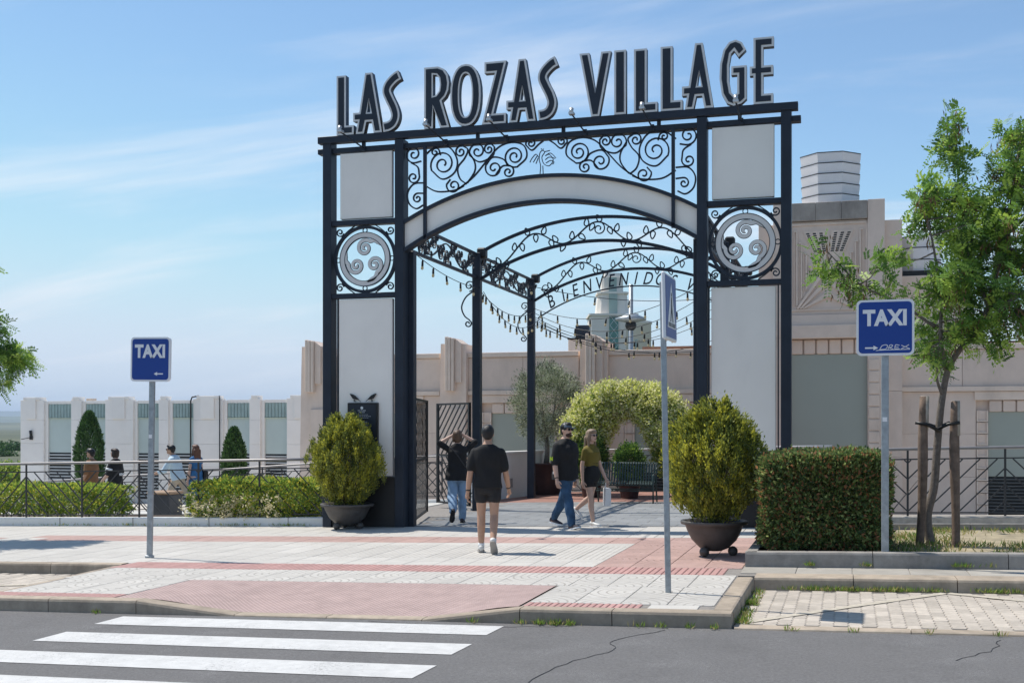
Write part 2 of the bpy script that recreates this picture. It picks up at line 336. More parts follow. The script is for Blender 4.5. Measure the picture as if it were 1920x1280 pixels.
def lay(specs, name, field, parent, limit=300, cx=0., name2=None):
    """specs: (x, y, z, mesh). the nearest are pieces of their own, the rest one field"""
    specs.sort(key=lambda s: (s[0]-CAMP.x)**2+(s[1]-CAMP.y)**2)
    for x, y, z, me in specs[:limit]: link(name, me, parent, (x, y, z), (random.gauss(0, .0012), random.gauss(0, .0012), 0))
    rest = specs[limit:]
    if rest:
        V = []; F = []; MI = []; ml = []; UV = []
        for x, y, z, me in rest:
            k = len(V); V += [(v.co.x+x, v.co.y+y, v.co.z+z) for v in me.vertices]
            if me.materials[0] not in ml: ml.append(me.materials[0])
            uv = me.uv_layers[0].data if me.uv_layers else None
            for p in me.polygons:
                F.append(tuple(i+k for i in p.vertices)); MI.append(ml.index(me.materials[0]))
                UV += [tuple(uv[i].uv) if uv else (0, 0) for i in p.loop_indices]
        me = bpy.data.meshes.new(field); me.from_pydata(V, [], F)
        for q in ml: me.materials.append(q)
        me.polygons.foreach_set('material_index', MI); u = me.uv_layers.new(name='UVMap'); u.data.foreach_set('uv', [c for q in UV for c in q]); me.update()
        link(field, me, parent, kind='stuff')
specs = []
def band(x0, x1, y0, y1, nx, ny, mf):
    w, h = (x1-x0)/nx, (y1-y0)/ny
    for i in range(nx):
        for j in range(ny):
            m = mf(i, j, x0+w*(i+.5), y0+h*(j+.5)); specs.append((x0+w*(i+.5), y0+h*(j+.5), random.gauss(0, .0006), tile_mesh(w, h, m, (i % 2, j % 2))))
mixw = lambda i, j, x, y: (tilewl if ((i//2+j//3) % 3) else tilew) if x > -6 else (tilewl if (i+j//2) % 3 else tilew)
band(-2.4, 2.0, -5.5, -2.68, 11, 7, lambda i, j, x, y: tilewl if 1 < j < 6 else tilew)
band(-12, -2.4, -5.5, -2.68, 24, 7, mixw)
band(2.0, 3.71, -5.5, -1.75, 4, 9, lambda i, j, x, y: tilerr if (i+j//2) % 2 else tiler)
band(-7.6, 2.0, -2.68, -1.75, 24, 2, lambda i, j, x, y: tiler)
band(-12, -7.6, -2.68, -1.75, 11, 2, lambda i, j, x, y: tiler if random.random() < .3 else tilew)
band(-12, 3.72, -1.75, .16, 39, 5, lambda i, j, x, y: tilew)
band(3.73, 12, -1.21, .14, 21, 3, lambda i, j, x, y: tilew)
band(-4.0, 3.71, -7.15, -6.13, 19, 3, lambda i, j, x, y: tilewr if j < 2 or i > 13 or i < 4 else tilewl)
band(1.99, 3.71, -8.34, -7.15, 4, 3, lambda i, j, x, y: tilewr)
band(-3.88, -2.31, -8.34, -7.15, 4, 3, lambda i, j, x, y: tilewr)
band(-12, -4.1, -5.62, -5.5, 12, 1, lambda i, j, x, y: tilew)
band(3.72, 12, -5.92, -5.35, 14, 1, lambda i, j, x, y: mat('concrete slab', (.36, .335, .295), .85, 0, .12, 6, .2, 120, rnd=.12, stain=.3))
lay(specs, 'paving_tile', 'paving_tile_field', pav)
ribme = MB().box(-.034, .034, -.31, .31, -.03, .002, 0, .007).mesh('ribbed_bar', ribm)
rib2 = MB().box(-.026, .026, -.125, .125, -.03, .002, 0, .006).mesh('ribbed_bar', ribm)
x = -4.05
while x < 3.6: link('ribbed_bar', ribme, pav, (x, -5.815, 0)); x += .075
for a, b in ((-3.85, -2.33), (2.02, 3.1)):
    x = a
    while x < b: link('ribbed_bar', rib2, pav, (x, -8.475, 0)); x += .06
link('paving_tile', tile_mesh(.45, .25, tilew, (0, 0)), pav, (3.36, -8.475, 0))
# dropped crossing with studs
def dip(x): 
    t = min(1, max(0, (x+1.95)/1.15)) if x < 0 else min(1, max(0, (2.0-x)/.95)); return t*t*(3-2*t)
tg = MB(); nx, ny = 44, 16; v = []
for j in range(ny+1):
    for i in range(nx+1): x = -2.29+4.25*i/nx; y = -7.165-1.45*j/ny; v.append((x, y, -.112*dip(x)*min(1, j/ny*1.02)))
tg.add(v, [(j*(nx+1)+i, (j+1)*(nx+1)+i, (j+1)*(nx+1)+i+1, j*(nx+1)+i+1) for j in range(ny) for i in range(nx)])
me = tg.mesh('tactile_paving', tactile); uv = me.uv_layers.new(name='UVMap')
for lp in me.loops: c = me.vertices[lp.vertex_index].co; uv.data[lp.index].uv = (c.x, c.y)
link('tactile_paving', me, pav)
# kerb stones: (x, y) run with top heights at both ends
def kerb(a, b, z0, z1, parent, w=.17, zb=-.42, name='kerb_stone', m=kerbm, bev=.022):
    a = Vector((*a, 0)); b = Vector((*b, 0)); t = (b-a).normalized(); a = a+t*.004; b = b-t*.004; nrm = Vector((t.y, -t.x, 0)); v = []
    prof = [(0, zb), (0, -bev*1.3), (bev*.4, -bev*.35), (bev*1.2, 0), (w, 0), (w, zb)]
    for p, z in ((a, z0), (b, z1)):
        for q, h in prof: c = p-nrm*q; v.append((c.x, c.y, zb if h == zb else z+h))
    MB().add(v, [(5, 4, 3, 2, 1, 0), (6, 7, 8, 9, 10, 11)]+[(i, (i+1) % 6, (i+1) % 6+6, i+6) for i in range(6)]).build(name, m, parent)
def kerb_run(p, q, n, parent, z=.004, **k):
    p = np.array(p, float); q = np.array(q, float)
    for i in range(n): kerb(tuple(p+(q-p)*i/n), tuple(p+(q-p)*(i+1)/n), z, z, parent, **k)
for a, b, za, zb in ((-3.95, -2.95, .004, .004), (-2.95, -1.93, .004, .004), (-1.93, -.85, .004, -.112), (-.85, .12, -.112, -.112), (.12, 1.08, -.112, -.112), (1.08, 2.02, -.112, .004), (2.02, 2.86, .004, .004), (2.86, 3.9, .004, .004)):
    kerb((a, -8.78), (b, -8.78), za, zb, pav)
kerb_run((3.9, -8.60), (3.9, -6.29), 3, pav); kerb_run((3.9, -6.28), (14, -6.28), 10, pav, w=.34)
kerb_run((-18, -5.8), (-4.15, -5.8), 13, pav); kerb_run((-4.28, -5.8), (-4.02, -8.6), 3, pav, z=-.02, w=.16)
# ---------------------------------------------------------------- parking bays
def pav_mesh():
    w, l, k = .0565, .1185, .009; ys = (-l, -l/2, 0, l/2, l); zz = (-k, k, -k, k, -k); pts = [(w+a, b) for a, b in zip(zz, ys)]+[(-w+a, b) for a, b in zip(zz, ys)][::-1]
    ins = [(x*.93, y*.96) for x, y in pts]; v = [(x, y, -.03) for x, y in pts]+[(x, y, -.004) for x, y in pts]+[(x, y, 0) for x, y in ins]
    return MB().add(v, [tuple(range(20, 30))]+[(i+j*10, (i+1) % 10+j*10, (i+1) % 10+10+j*10, i+10+j*10) for i in range(10) for j in (0, 1)]).mesh('paver', paver)
PVM = pav_mesh()
def bay(name, x0, x1, y0, y1):
    b = MB(); b.box(x0, x1, y0, y1, -.4, -.012); b = b.build(name, mortar, None, (0, 0, -.122), TILT, kind='structure'); sp = []; i = 0; x = x0+.06
    while x < x1-.05:
        y = y0+.12+(.12 if i % 2 else 0)
        while y < y1-.1: sp.append((x, y, random.gauss(0, .0012), PVM)); y += .241
        x += .1185; i += 1
    lay(sp, 'paver', 'paver_field', b); return b
bayr = bay('parking_bay', 3.91, 11.5, -8.66, -6.29); bayl = bay('parking_bay', -10.5, -4.3, -8.66, -5.82)
for bb, runs in ((bayr, ((3.92, 5.35), (5.35, 6.75), (6.75, 8.2), (8.2, 9.7), (9.7, 11.4))), (bayl, ((-10.4, -8.9), (-8.9, -7.4), (-7.4, -5.9), (-5.9, -4.45)))):
    for a, b in runs: kerb((a, -8.82), (b, -8.82), .012, .012, bb, w=.155, name='edging_stone')
def marking(pts, w, parent): MB().ribbon(np.array(pts), w, .002, lambda u, v, q: (u, v, .006+q)).build('painted_line', paintline, parent)
marking([(3.98, -8.5), (4.9, -7.42), (5.79, -6.42)], .1, bayr); marking([(5.82, -6.42), (6.6, -6.95), (7.6, -7.75)], .1, bayr)
marking([(-6.6, -7.9), (-5.4, -7.2), (-4.4, -6.9)], .09, bayl)
# ---------------------------------------------------------------- planting bed on the right
bed = MB(); bed.box(3.9, 12, -5.15, -1.4, -.3, .09); bed = bed.build('planting_bed', dry, None, None, TILT, kind='structure')
MB().add([(3.9, -5.14, .096), (5.6, -5.14, .096), (5.4, -3, .096), (3.9, -2.6, .096)], [(0, 1, 2, 3)]).build('soil_patch', soil, bed)
bedk = mat('bed kerb concrete', (.30, .28, .255), .85, 0, .2, 8, .3, 120, rnd=.08, stain=.35)
for p, q, nn in (((3.73, -5.33), (12.1, -5.33), 6), ((12.1, -1.23), (3.73, -1.23), 6), ((3.73, -1.24), (3.73, -5.32), 3)):
    kerb_run(p, q, nn, bed, z=.172, w=.13, name='bed_kerb', m=bedk, zb=-.05)
# ---------------------------------------------------------------- plaza behind the gate
pl = MB(); pl.box(-4.1, 4.55, .31, 11.5, -1.7, -.008); plaza = pl.build('plaza', mortar, None, None, TILT, kind='structure')
sp = []
for j in range(17):
    for i in range(12):
        x = -2.66+.6*i+(.3 if j % 2 else 0); sp.append((x+.3, .32+.39*j+.195, 0, tile_mesh(.6, .39, granite, (0, 0), 'granite_slab')))
lay(sp, 'granite_slab', 'granite_field', plaza)
bk = brickm.node_tree; bt = bk.nodes.new('ShaderNodeTexBrick'); bt.inputs['Scale'].default_value = 4.2; bt.inputs['Mortar Size'].default_value = .015
bt.inputs['Color1'].default_value = (.36, .18, .14, 1); bt.inputs['Color2'].default_value = (.27, .13, .10, 1); bt.inputs['Mortar'].default_value = (.2, .16, .13, 1)
gg = [x for x in bk.nodes if x.type == 'NEW_GEOMETRY'][0]; bk.links.new(gg.outputs['Position'], bt.inputs['Vector']); bk.links.new(bt.outputs[0], bk.nodes['Principled BSDF'].inputs['Base Color'])
MB().add([(-4.09, 6.96, -.003), (4.5, 6.96, -.003), (4.5, 11.4, -.003), (-4.09, 11.4, -.003)], [(0, 1, 2, 3)]).build('brick_paving', brickm, plaza)
bouncem = mat('pale bounce ground', (.52, .49, .45), .85, 0, .12, 1.5, .1, 40, stain=.2)
for x0, x1, y0, y1, z in ((-40, 22, 8.25, 40, -1.35), (4.6, 22, .55, 8.2, -1.0)): MB().add([(x0, y0, z), (x1, y0, z), (x1, y1, z), (x0, y1, z)], [(0, 1, 2, 3)]).build('bounce_ground', bouncem, kind='structure')  # pale ground sheets added to bounce sunlight up onto the shaded facades
# ramp on the left, dropping away from the plaza, with the bed between it and the street
rp = MB(); rampz = lambda x: -.09+.05*(x+4.2)
rp.add([(-4.1, 3.0, rampz(-4.1)), (-4.1, 8.2, rampz(-4.1)), (-26, 8.2, rampz(-26)), (-26, 3.0, rampz(-26)), (-4.1, 3.0, -2.5), (-4.1, 8.2, -2.5), (-26, 8.2, -2.5), (-26, 3.0, -2.5)], [(0, 1, 2, 3), (4, 7, 6, 5), (0, 3, 7, 4), (1, 5, 6, 2), (0, 4, 5, 1), (2, 6, 7, 3)])
rp.build('ramp', mat('ramp concrete', (.5, .49, .46), .8, 0, .1, 3, .1, 80, stain=.15), kind='structure')
sb = MB(); sb.box(-17.9, -4.15, .44, 2.9, -.6, .02); sb.build('planting_bed', soil, None, None, TILT, kind='structure')
# ================================================================ ENTRANCE GATE
gate = empty('entrance_gate', (0, 0, 0), label='tall navy steel entrance gate with arched white band and rooftop lettering LAS ROZAS VILLAGE', category='gate')
def part(name, mb, m, parent=gate): return mb.build(name, m, parent)
for x0, x1 in ((-4.045, -3.885), (-2.685, -2.525), (2.525, 2.685), (3.845, 4.005)):
    part('post', MB().box(x0, x1, .0, .25, -.12, 6.72 if abs(x0) > 3 else 6.66, 0, .006), navy)
part('beam', MB().box(-4.13, 4.11, -.03, .12, 6.665, 6.785, 0, .006), navy)
part('beam', MB().box(-4.17, 4.15, .06, .24, 6.5, 6.59, 0, .006), navy)
for x in (-3.3, -1.2, .3, 1.9, 3.2): part('beam_spacer', MB().box(x-.03, x+.03, .07, .115, 6.592, 6.663), navy)
for sg in (-1, 1):
    X = lambda a, b: (min(sg*a, sg*b), max(sg*a, sg*b))
    for z0, z1 in ((5.215, 5.305), (3.935, 4.02)): part('rail', MB().box(*X(2.687, 3.883), .03, .2, z0, z1, 0, .005), navy)
    part('panel', MB().box(*X(2.76, 3.74), .07, .16, 5.33, 6.485, 0, .008), panelm)
    part('panel', MB().box(*X(2.75, 3.765), .07, .16, .825, 3.915, 0, .008), panelm)
    for a in (2.7185, 3.7835):
        if a > 3: a = 3.79
        part('panel_edge', MB().box(*X(a-.022 if a < 3 else a, a if a < 3 else a+.02), .09, .14, .83, 3.93), navy)
    part('plinth', MB().box(*X(2.69, 3.88), .03, .23, -.1, .815, 0, .006), blackm)
    # ringed roundel
    cx, cz = sg*3.285, 4.618; fr = XZ(.115); a = np.linspace(0, 2*PI, 65)[:-1]
    def circ(r, c=(cx, cz)): return np.stack([c[0]+r*np.cos(a), c[1]+r*np.sin(a)], 1)
    part('ring', MB().ribbon(circ(.565), .05, .06, fr, 0, True), navy)
    for k in range(4):
        t = k*PI/2; part('connecting_ring', MB().ribbon(circ(.04, (cx+.508*math.cos(t), cz+.508*math.sin(t)))[::4], .014, .02, fr, 0, True), navy)
    roundel = part('roundel', MB().ribbon(circ(.427), .085, .03, fr, 0, True), discm)
    rimm = MB().ribbon(circ(.473), .012, .045, fr, 0, True).ribbon(circ(.382), .01, .04, fr, 0, True); part('roundel_rim', rimm, navy, roundel)
    for k in range(3):
        t = PI/2+.22+k*2*PI/3; c0 = (cx+.2*math.cos(t-.2), cz+.2*math.sin(t-.2))
        tl = [(cx+.40*math.cos(t-1.15), cz+.40*math.sin(t-1.15)), (cx+.375*math.cos(t-.75), cz+.375*math.sin(t-.75)), (c0[0]+.145*math.cos(t-.9), c0[1]+.145*math.sin(t-.9))]
        p = np.vstack([cat_rom(tl, 6)[:-1], spiral(c0, tl[-1], 1.6, 1, .1, 18)]); w = np.linspace(1, .62, len(p))*.064; w[:5] = np.linspace(.03, .07, 5)
        part('spiral_arm', MB().ribbon(p, w, .026+.002*k, fr), discm, roundel)
        part('spiral_edge', MB().ribbon(p, w+.016, .016, XZ(.122)), navy, roundel)
    for qx in (-1, 1):
        for qz in (-1, 1):
            c0 = (cx+qx*.475, cz+qz*.49); st = (c0[0]-qx*.07, c0[1]+qz*.0)
            d = qx*qz
            p = scroll([(cx+qx*.16, cz+qz*.575), (cx+qx*.30, cz+qz*.535), (cx+qx*.40, cz+qz*.44), st], c0, 1.35, d, .2)
            p2 = spiral(c0, (c0[0]-qx*.075, c0[1]-qz*.02), 1.4, d, .2); p3 = np.array([(cx+qx*.39, cz+qz*.40), (cx+qx*.405, cz+qz*.46)])
            part('corner_scroll', MB().ribbon(np.vstack([p3, p2]), .02, .03, fr).ribbon(cat_rom([(cx+qx*.2, cz+qz*.59), (cx+qx*.33, cz+qz*.5), (cx+qx*.44, cz+qz*.40)], 5), .016, .03, fr), navy)
# arched band
CZ = .67
def arc(r, x0=-2.53, x1=2.53, n=49):
    x = np.linspace(x0, x1, n); return np.stack([x, CZ+np.sqrt(r*r-x*x)], 1)
o_, i_ = arc(5.18), arc(4.815); k = len(o_); v = [(p[0], y, p[1]) for y in (.08, .16) for p in np.vstack([o_, i_[::-1]])]
f = [(i, i+1, 2*k-2-i, 2*k-1-i) for i in range(k-1)]; f += [tuple(j+2*k for j in q[::-1]) for q in f]; f += [(i, (i+1) % (2*k), (i+1) % (2*k)+2*k, i+2*k) for i in range(2*k)]
part('arched_band', MB().add(v, f), panelm)
part('arch_rim', MB().ribbon(arc(5.208), .055, .19, XZ(.115)), navy); part('arch_rim', MB().ribbon(arc(4.787), .055, .19, XZ(.115)), navy)
for s in (-1, 1): part('mullion', MB().bar((s*2.14, .045, CZ+math.sqrt(4.76**2-2.14**2)-.02), (s*2.14, .045, 6.5), .055, .05, (0, 1, 0)), navy)
SC = [([(-2.236, 6.273), (-2.335, 6.252)], (-2.372, 6.40), 1.6, -1), ([(-2.421, 6.255), (-2.298, 6.173), (-2.273, 6.045)], (-2.38, 6.001), 1.4, -1),
 ([(-2.175, 6.362), (-1.991, 6.487), (-1.724, 6.478), (-1.579, 6.255), (-1.627, 6.041), (-1.845, 5.939), (-2.045, 6.1)], (-1.838, 6.198), 1.7, -1),
 ([(-1.882, 6.355), (-1.906, 6.44)], (-1.979, 6.41), 1.3, 1), ([(-1.41, 5.829), (-1.53, 5.932), (-1.567, 6.117), (-1.446, 6.27), (-1.386, 6.414), (-1.482, 6.49)], (-1.514, 6.39), 1.4, 1),
 ([(-.909, 6.428), (-.945, 6.283), (-1.171, 6.193), (-1.35, 6.309)], (-1.214, 6.377), 1.5, -1), ([(-.909, 6.428), (-.968, 6.487)], (-1.009, 6.4), 1.4, 1),
 ([(-1.567, 5.746), (-1.29, 5.941), (-1.052, 6.199), (-.838, 6.42), (-.603, 6.487), (-.392, 6.42), (-.345, 6.222), (-.509, 6.068)], (-.556, 6.248), 1.9, -1),
 ([(-.673, 6.096), (-.756, 6.214), (-.945, 6.256), (-1.064, 6.132)], (-.921, 6.071), 1.5, 1), ([(-.886, 5.962), (-.767, 6.095), (-.626, 6.093)], (-.666, 5.994), 1.4, -1),
 ([(-1.362, 6.367), (-1.262, 6.189), (-1.266, 6.03), (-1.398, 5.844)], None, 0, 0), ([(-1.7, 5.928), (-1.772, 5.843)], (-1.644, 5.817), 1.4, 1),
 ([(-2.172, 5.849), (-1.942, 5.731), (-1.627, 5.736), (-1.458, 5.802)], None, 0, 0), ([(-.05, 6.48), (-.136, 6.422), (-.252, 6.333), (-.357, 6.426)], (-.268, 6.45), 1.5, -1),
 ([(-2.17, 5.895), (-2.374, 5.884), (-2.487, 5.739), (-2.461, 5.555), (-2.331, 5.457), (-2.2, 5.511)], None, 0, 0), ([(-2.17, 5.713), (-2.288, 5.722)], (-2.303, 5.634), 1.3, 1)]
for tl, c, tn, d in SC:
    p = scroll(tl, c, tn, d) if len(tl) > 2 or c is None else np.vstack([[tl[0]], spiral(c, tl[1], tn, d, .15)])
    for s in (1, -1): part('scroll', MB().ribbon(p*[s, 1], .024, .035, XZ(.115)), navy)
bird = MB()
for p in ([(-.113, 5.9), (-.101, 6.061), (-.124, 6.163), (-.113, 6.275), (-.066, 6.317), (-.032, 6.281), (-.078, 6.205), (-.043, 6.091), (.049, 6.052), (.118, 6.148), (.049, 6.242), (-.02, 6.224)], [(-.055, 5.9), (-.062, 6.059)], [(-.032, 6.292), (.061, 6.308)],
 [(-.136, 6.209), (-.182, 6.261), (-.252, 6.194), (-.287, 6.129)], [(-.159, 6.233), (-.229, 6.125)], [(-.141, 6.198), (-.182, 6.1)], [(-.02, 6.224), (.072, 6.263), (.164, 6.179)], [(-.02, 6.157), (.049, 6.197), (.153, 6.168)], [(-.009, 6.1), (.072, 6.14), (.13, 6.114), (.107, 6.071)], [(-.078, 6.329), (-.09, 6.352)], [(-.062, 6.327), (-.05, 6.345)]):
    bird.ribbon(cat_rom(p, 4) if len(p) > 2 else np.array(p), .012, .02, XZ(.115))
part('bird_ornament', bird, navy)
# rooftop letters
def poly_mesh(loops, ext, name):
    cu = bpy.data.curves.new(name, 'CURVE'); cu.dimensions = '2D'; cu.fill_mode = 'BOTH'; cu.extrude = ext
    for lp in loops:
        sp = cu.splines.new('POLY'); sp.points.add(len(lp)-1); sp.use_cyclic_u = True
        for q, (x, y) in zip(sp.points, lp): q.co = (x, y, 0, 1)
    o = bpy.data.objects.new(name, cu); col.objects.link(o); me = bpy.data.meshes.new_from_object(o.evaluated_get(bpy.context.evaluated_depsgraph_get()))
    bpy.data.objects.remove(o); bpy.data.curves.remove(cu); return me
def area(p): p = np.array(p); q = np.roll(p, -1, 0); return .5*np.sum(p[:, 0]*q[:, 1]-q[:, 0]*p[:, 1])
def inset(lp, d, hole=False):
    p = np.array(lp, float); p = p if area(p) > 0 else p[::-1]
    if hole: d = -d
    a = np.roll(p, 1, 0); b = np.roll(p, -1, 0); e0 = p-a; e1 = b-p
    n0 = np.stack([-e0[:, 1], e0[:, 0]], 1)/np.linalg.norm(e0, axis=1)[:, None]; n1 = np.stack([-e1[:, 1], e1[:, 0]], 1)/np.linalg.norm(e1, axis=1)[:, None]
    m = n0+n1; m /= (np.sum(m*n0, 1))[:, None].clip(.35); return (p+m*d).tolist()
def ell(cx, cy, rx, ry, n=28, e=2.3): return [(cx+rx*math.copysign(abs(math.cos(t))**(2/e), math.cos(t)), cy+ry*math.copysign(abs(math.sin(t))**(2/e), math.sin(t))) for t in [2*PI*i/n for i in range(n)]]
def stroke(pts, w):
    p = cat_rom(pts, 5); T = np.gradient(p, axis=0); T /= np.linalg.norm(T, axis=1)[:, None]; N = np.stack([-T[:, 1], T[:, 0]], 1)*w/2; return np.vstack([p+N, (p-N)[::-1]]).tolist()
sm = lambda p: p
LT = {'L': [[(0, 0), (.33, 0), (.33, .16), (.18, .16), (.18, 1.04), (0, 1.04)]],
 'A': [[(.05, 0), (.2, 0), (.245, .2), (.345, .2), (.385, 0), (.54, 0), (.355, 1.05), (.225, 1.05), (.115, .37), (.0, .37), (.0, .22), (.088, .22)], [(.262, .36), (.328, .36), (.294, .60)]],
 'S': [stroke([(.375, .97), (.27, .92), (.15, .81), (.115, .70), (.17, .57), (.25, .42), (.29, .28), (.25, .16), (.16, .10), (.04, .085)], .17)],
 'R': [[(0, 0), (.165, 0), (.165, .38), (.30, 0), (.47, 0), (.325, .46), (.40, .53), (.45, .63), (.465, .76), (.44, .90), (.37, 1.0), (.26, 1.05), (0, 1.05)], [(.165, .55), (.22, .56), (.28, .63), (.295, .74), (.28, .85), (.23, .91), (.165, .92)]],
 'O': [ell(.275, .525, .275, .525), ell(.275, .525, .115, .37)],
 'Z': [[(0, 0), (.44, 0), (.44, .17), (.21, .17), (.45, 1.05), (.05, 1.05), (.05, .86), (.24, .86)]],
 'V': [[(0, 1.05), (.17, 1.05), (.275, .40), (.38, 1.05), (.55, 1.05), (.345, 0), (.205, 0)]], 'I': [[(0, 0), (.195, 0), (.195, 1.05), (0, 1.05)]],
 'G': [[(.50, .88), (.43, 1.0), (.32, 1.05), (.2, 1.02), (.1, .9), (.04, .68), (.03, .45), (.07, .2), (.16, .05), (.28, 0), (.42, .03), (.51, .1), (.51, .63), (.24, .63), (.24, .49), (.345, .49), (.345, .2), (.29, .165), (.235, .22), (.2, .4), (.2, .65), (.235, .83), (.29, .88), (.37, .77)]],
 'E': [[(.06, 0), (.38, 0), (.38, .155), (.22, .155), (.22, .455), (.38, .455), (.38, .60), (.22, .60), (.22, .895), (.39, .895), (.39, 1.05), (.06, 1.05), (.06, .6), (0, .6), (0, .455), (.06, .455)]]}
LX = [('L', -3.768, -3.443), ('A', -3.453, -2.911), ('S', -2.931, -2.555), ('R', -2.133, -1.677), ('O', -1.658, -1.114), ('Z', -1.095, -.662), ('A', -.662, -.151), ('S', -.141, .235), ('V', .598, 1.127), ('I', 1.18, 1.375), ('L', 1.507, 1.892), ('L', 1.944, 2.299), ('A', 2.29, 2.794), ('G', 2.862, 3.315), ('E', 3.365, 3.738)]
for ch, x0, x1 in LX:
    lo = LT[ch]; w = max(p[0] for p in lo[0]); sx = (x1-x0)/w; lo = [[(p[0]*sx, p[1]*1.0) for p in q] for q in lo]
    me = poly_mesh(lo, .065, 'letter'); me.materials.clear(); me.materials.append(greyrim); me.materials.append(navy)
    for p in me.polygons: p.material_index = 0 if p.normal.z > .9 else 1
    L = link('letter', me, gate, (x0, .045, 6.79), (R(90), 0, 0))
    fc = poly_mesh([inset(lo[0], .034)]+[inset(h, .026, True) for h in lo[1:]], .004, 'letter_face'); fc.materials.clear(); fc.materials.append(navyface)
    link('letter_face', fc, L, (0, 0, .069))
    for q in (.12, .8): MB().box(q*(x1-x0)-.015, q*(x1-x0)+.015, -.03, .0, -.02, .02).build('letter_foot', navy, L)
for i, x in enumerate((-3.28, -1.76, -.68, .68, 1.8, 3.23)):            # sign floodlights on arms
    b = MB().tube([(x, .06, 6.55), (x, -.15, 6.56), (x, -.95, 6.60)], .014, 6).box(x-.03, x+.03, .02, .06, 6.5, 6.6); lamp = part('lamp_arm', b, navy)
    MB().tube([(x, -.93, 6.60), (x, -.98, 6.63), (x, -.95, 6.68)], [.02, .032, .036], 8).box(x-.04, x+.04, -1.0, -.88, 6.59, 6.625).build('lamp_head', mat('aluminium', (.55, .55, .55), .35, .7), lamp)
# notice board on the left pier, two birds on it
nb = empty('notice_board', (-3.29, .04, 1.3), label='black framed notice board with white lettering and two metal birds on top, on left pier', category='notice board')
MB().box(-.285, .285, -.03, .028, 0, .8, 0, .006).build('frame', blackm, nb); MB().box(-.25, .25, -.034, -.031, .035, .765).build('face', navyface, nb)
wr = MB().lathe([(.0, -.001), (.026, -.001), (.026, .001), (0, .001)], 14); pts = [(p[0]-.01, -.036+p[2], .71+p[1]) for p in wr.v]
MB().add(pts, wr.f).build('emblem', signwhite, nb)
me = text_mesh('LAS ROZAS\nVILLAGE', .03, [signwhite], .001); link('lettering', me, nb, (-.01, -.0365, .655), (R(90), 0, 0))
rl = MB()
for z, w, o in ((.585, .2, -.02), (.557, .30, 0), (.529, .24, -.03), (.46, .14, .03), (.43, .12, .03), (.40, .2, 0), (.33, .12, .02), (.27, .18, 0), (.24, .14, 0), (.15, .1, .05)):
    x = o-w/2
    while x < o+w/2: q = random.uniform(.012, .035); rl.box(x, x+q, -.0365, -.0345, z, z+.011); x += q+.008
rl.build('printed_lines', mat('faded print', (.4, .42, .45), .5), nb)
for s in (-1, 1):
    bm_ = MB(); pts = [(s*.17, .815), (s*.175, .86)]; bm_.ribbon(np.array(pts), .008, .01, XZ(0)); bm_.ribbon(np.array([(s*.15, .815), (s*.16, .86)]), .008, .01, XZ(0))
    bd = [(s*.045, .815), (s*.09, .855), (s*.13, .86), (s*.19, .87), (s*.235, .93), (s*.25, .96), (s*.215, .955), (s*.15, .925), (s*.1, .875)]
    bm_.prism(bd, XZ(0), -.012, .012); bm_.build('bird', blackm, nb)
# ================================================================ PERGOLA
perg = empty('pergola', (0, 4.5, 0), label='navy steel pergola behind the gate with leaf arches and BIENVENIDOS lettering', category='pergola')
def pp(name, mb, m=navy, parent=perg):
    o = mb.build(name, m, parent); o.location = (0, -4.5, 0); return o
for s in (-1, 1):
    for y in (4.28, 8.62): pp('post', MB().box(s*2.55-.085, s*2.55+.085, y-.085, y+.085, -.15, 5.29, 0, .008))
    pp('post', MB().box(s*2.52-.085, s*2.52+.085, .262, .42, -.12, 4.75, 0, .008))
    for y0, y1 in ((.26, 4.19), (4.37, 8.53)):
        for z in (4.78, 5.26): pp('side_beam', MB().box(s*2.55-.03, s*2.55+.03, y0, y1, z-.025, z+.025))
        # roses and leaves on a waving stem
        ys = np.linspace(y0+.1, y1-.1, 40); st = np.stack([ys, 5.02+.17*np.sin((ys-y0)*3.3+1)], 1); pp('rose_stem', MB().ribbon(st, .018, .02, YZ(s*2.55)).ribbon(st+[.05, .0], .014, .02, YZ(s*2.55)))
        m_ = None
        for i, y in enumerate(np.arange(y0+.3, y1-.15, .36)):
            z = 5.02+.12*math.sin(y*3.3+2.5)*(1 if i % 2 else -1); c = (y, z); m_ = MB(); m_.ribbon(spiral(c, (y+.115, z), 2.6, 1, .1, 12), .013, .025, YZ(s*2.55)); t = np.linspace(0, 2*PI, 15)[:-1]; m_.ribbon(np.stack([y+.12*np.cos(t), z+.135*np.sin(t)], 1), .015, .025, YZ(s*2.55), 0, True)
            pp('rose', m_)
            for dy, dz in ((.18, .09), (.2, -.1)): pp('leaf', MB().ribbon(np.array([(y+dy+.035*math.cos(q)*(1+.6*math.cos(q)), z+dz+.06*math.sin(q)) for q in t]), .014, .02, YZ(s*2.55), 0, True))
    for y in (4.28, 8.62):                                              # S brackets outside the posts
        b = MB(); x = s*2.55
        p1 = spiral((x+s*.17, 4.62), (x+s*.17, 4.50), 1.5, -s, .2); b.ribbon(p1, .022, .03, XZ(y))
        b.ribbon(np.vstack([cat_rom([(x+s*.09, 4.5), (x+s*.25, 4.38), (x+s*.34, 4.18), (x+s*.28, 4.0), (x+s*.16, 3.9)], 5)[:-1], spiral((x+s*.2, 3.83), (x+s*.13, 3.86), 1.1, s, .3)]), .024, .03, XZ(y)); pp('bracket', b)
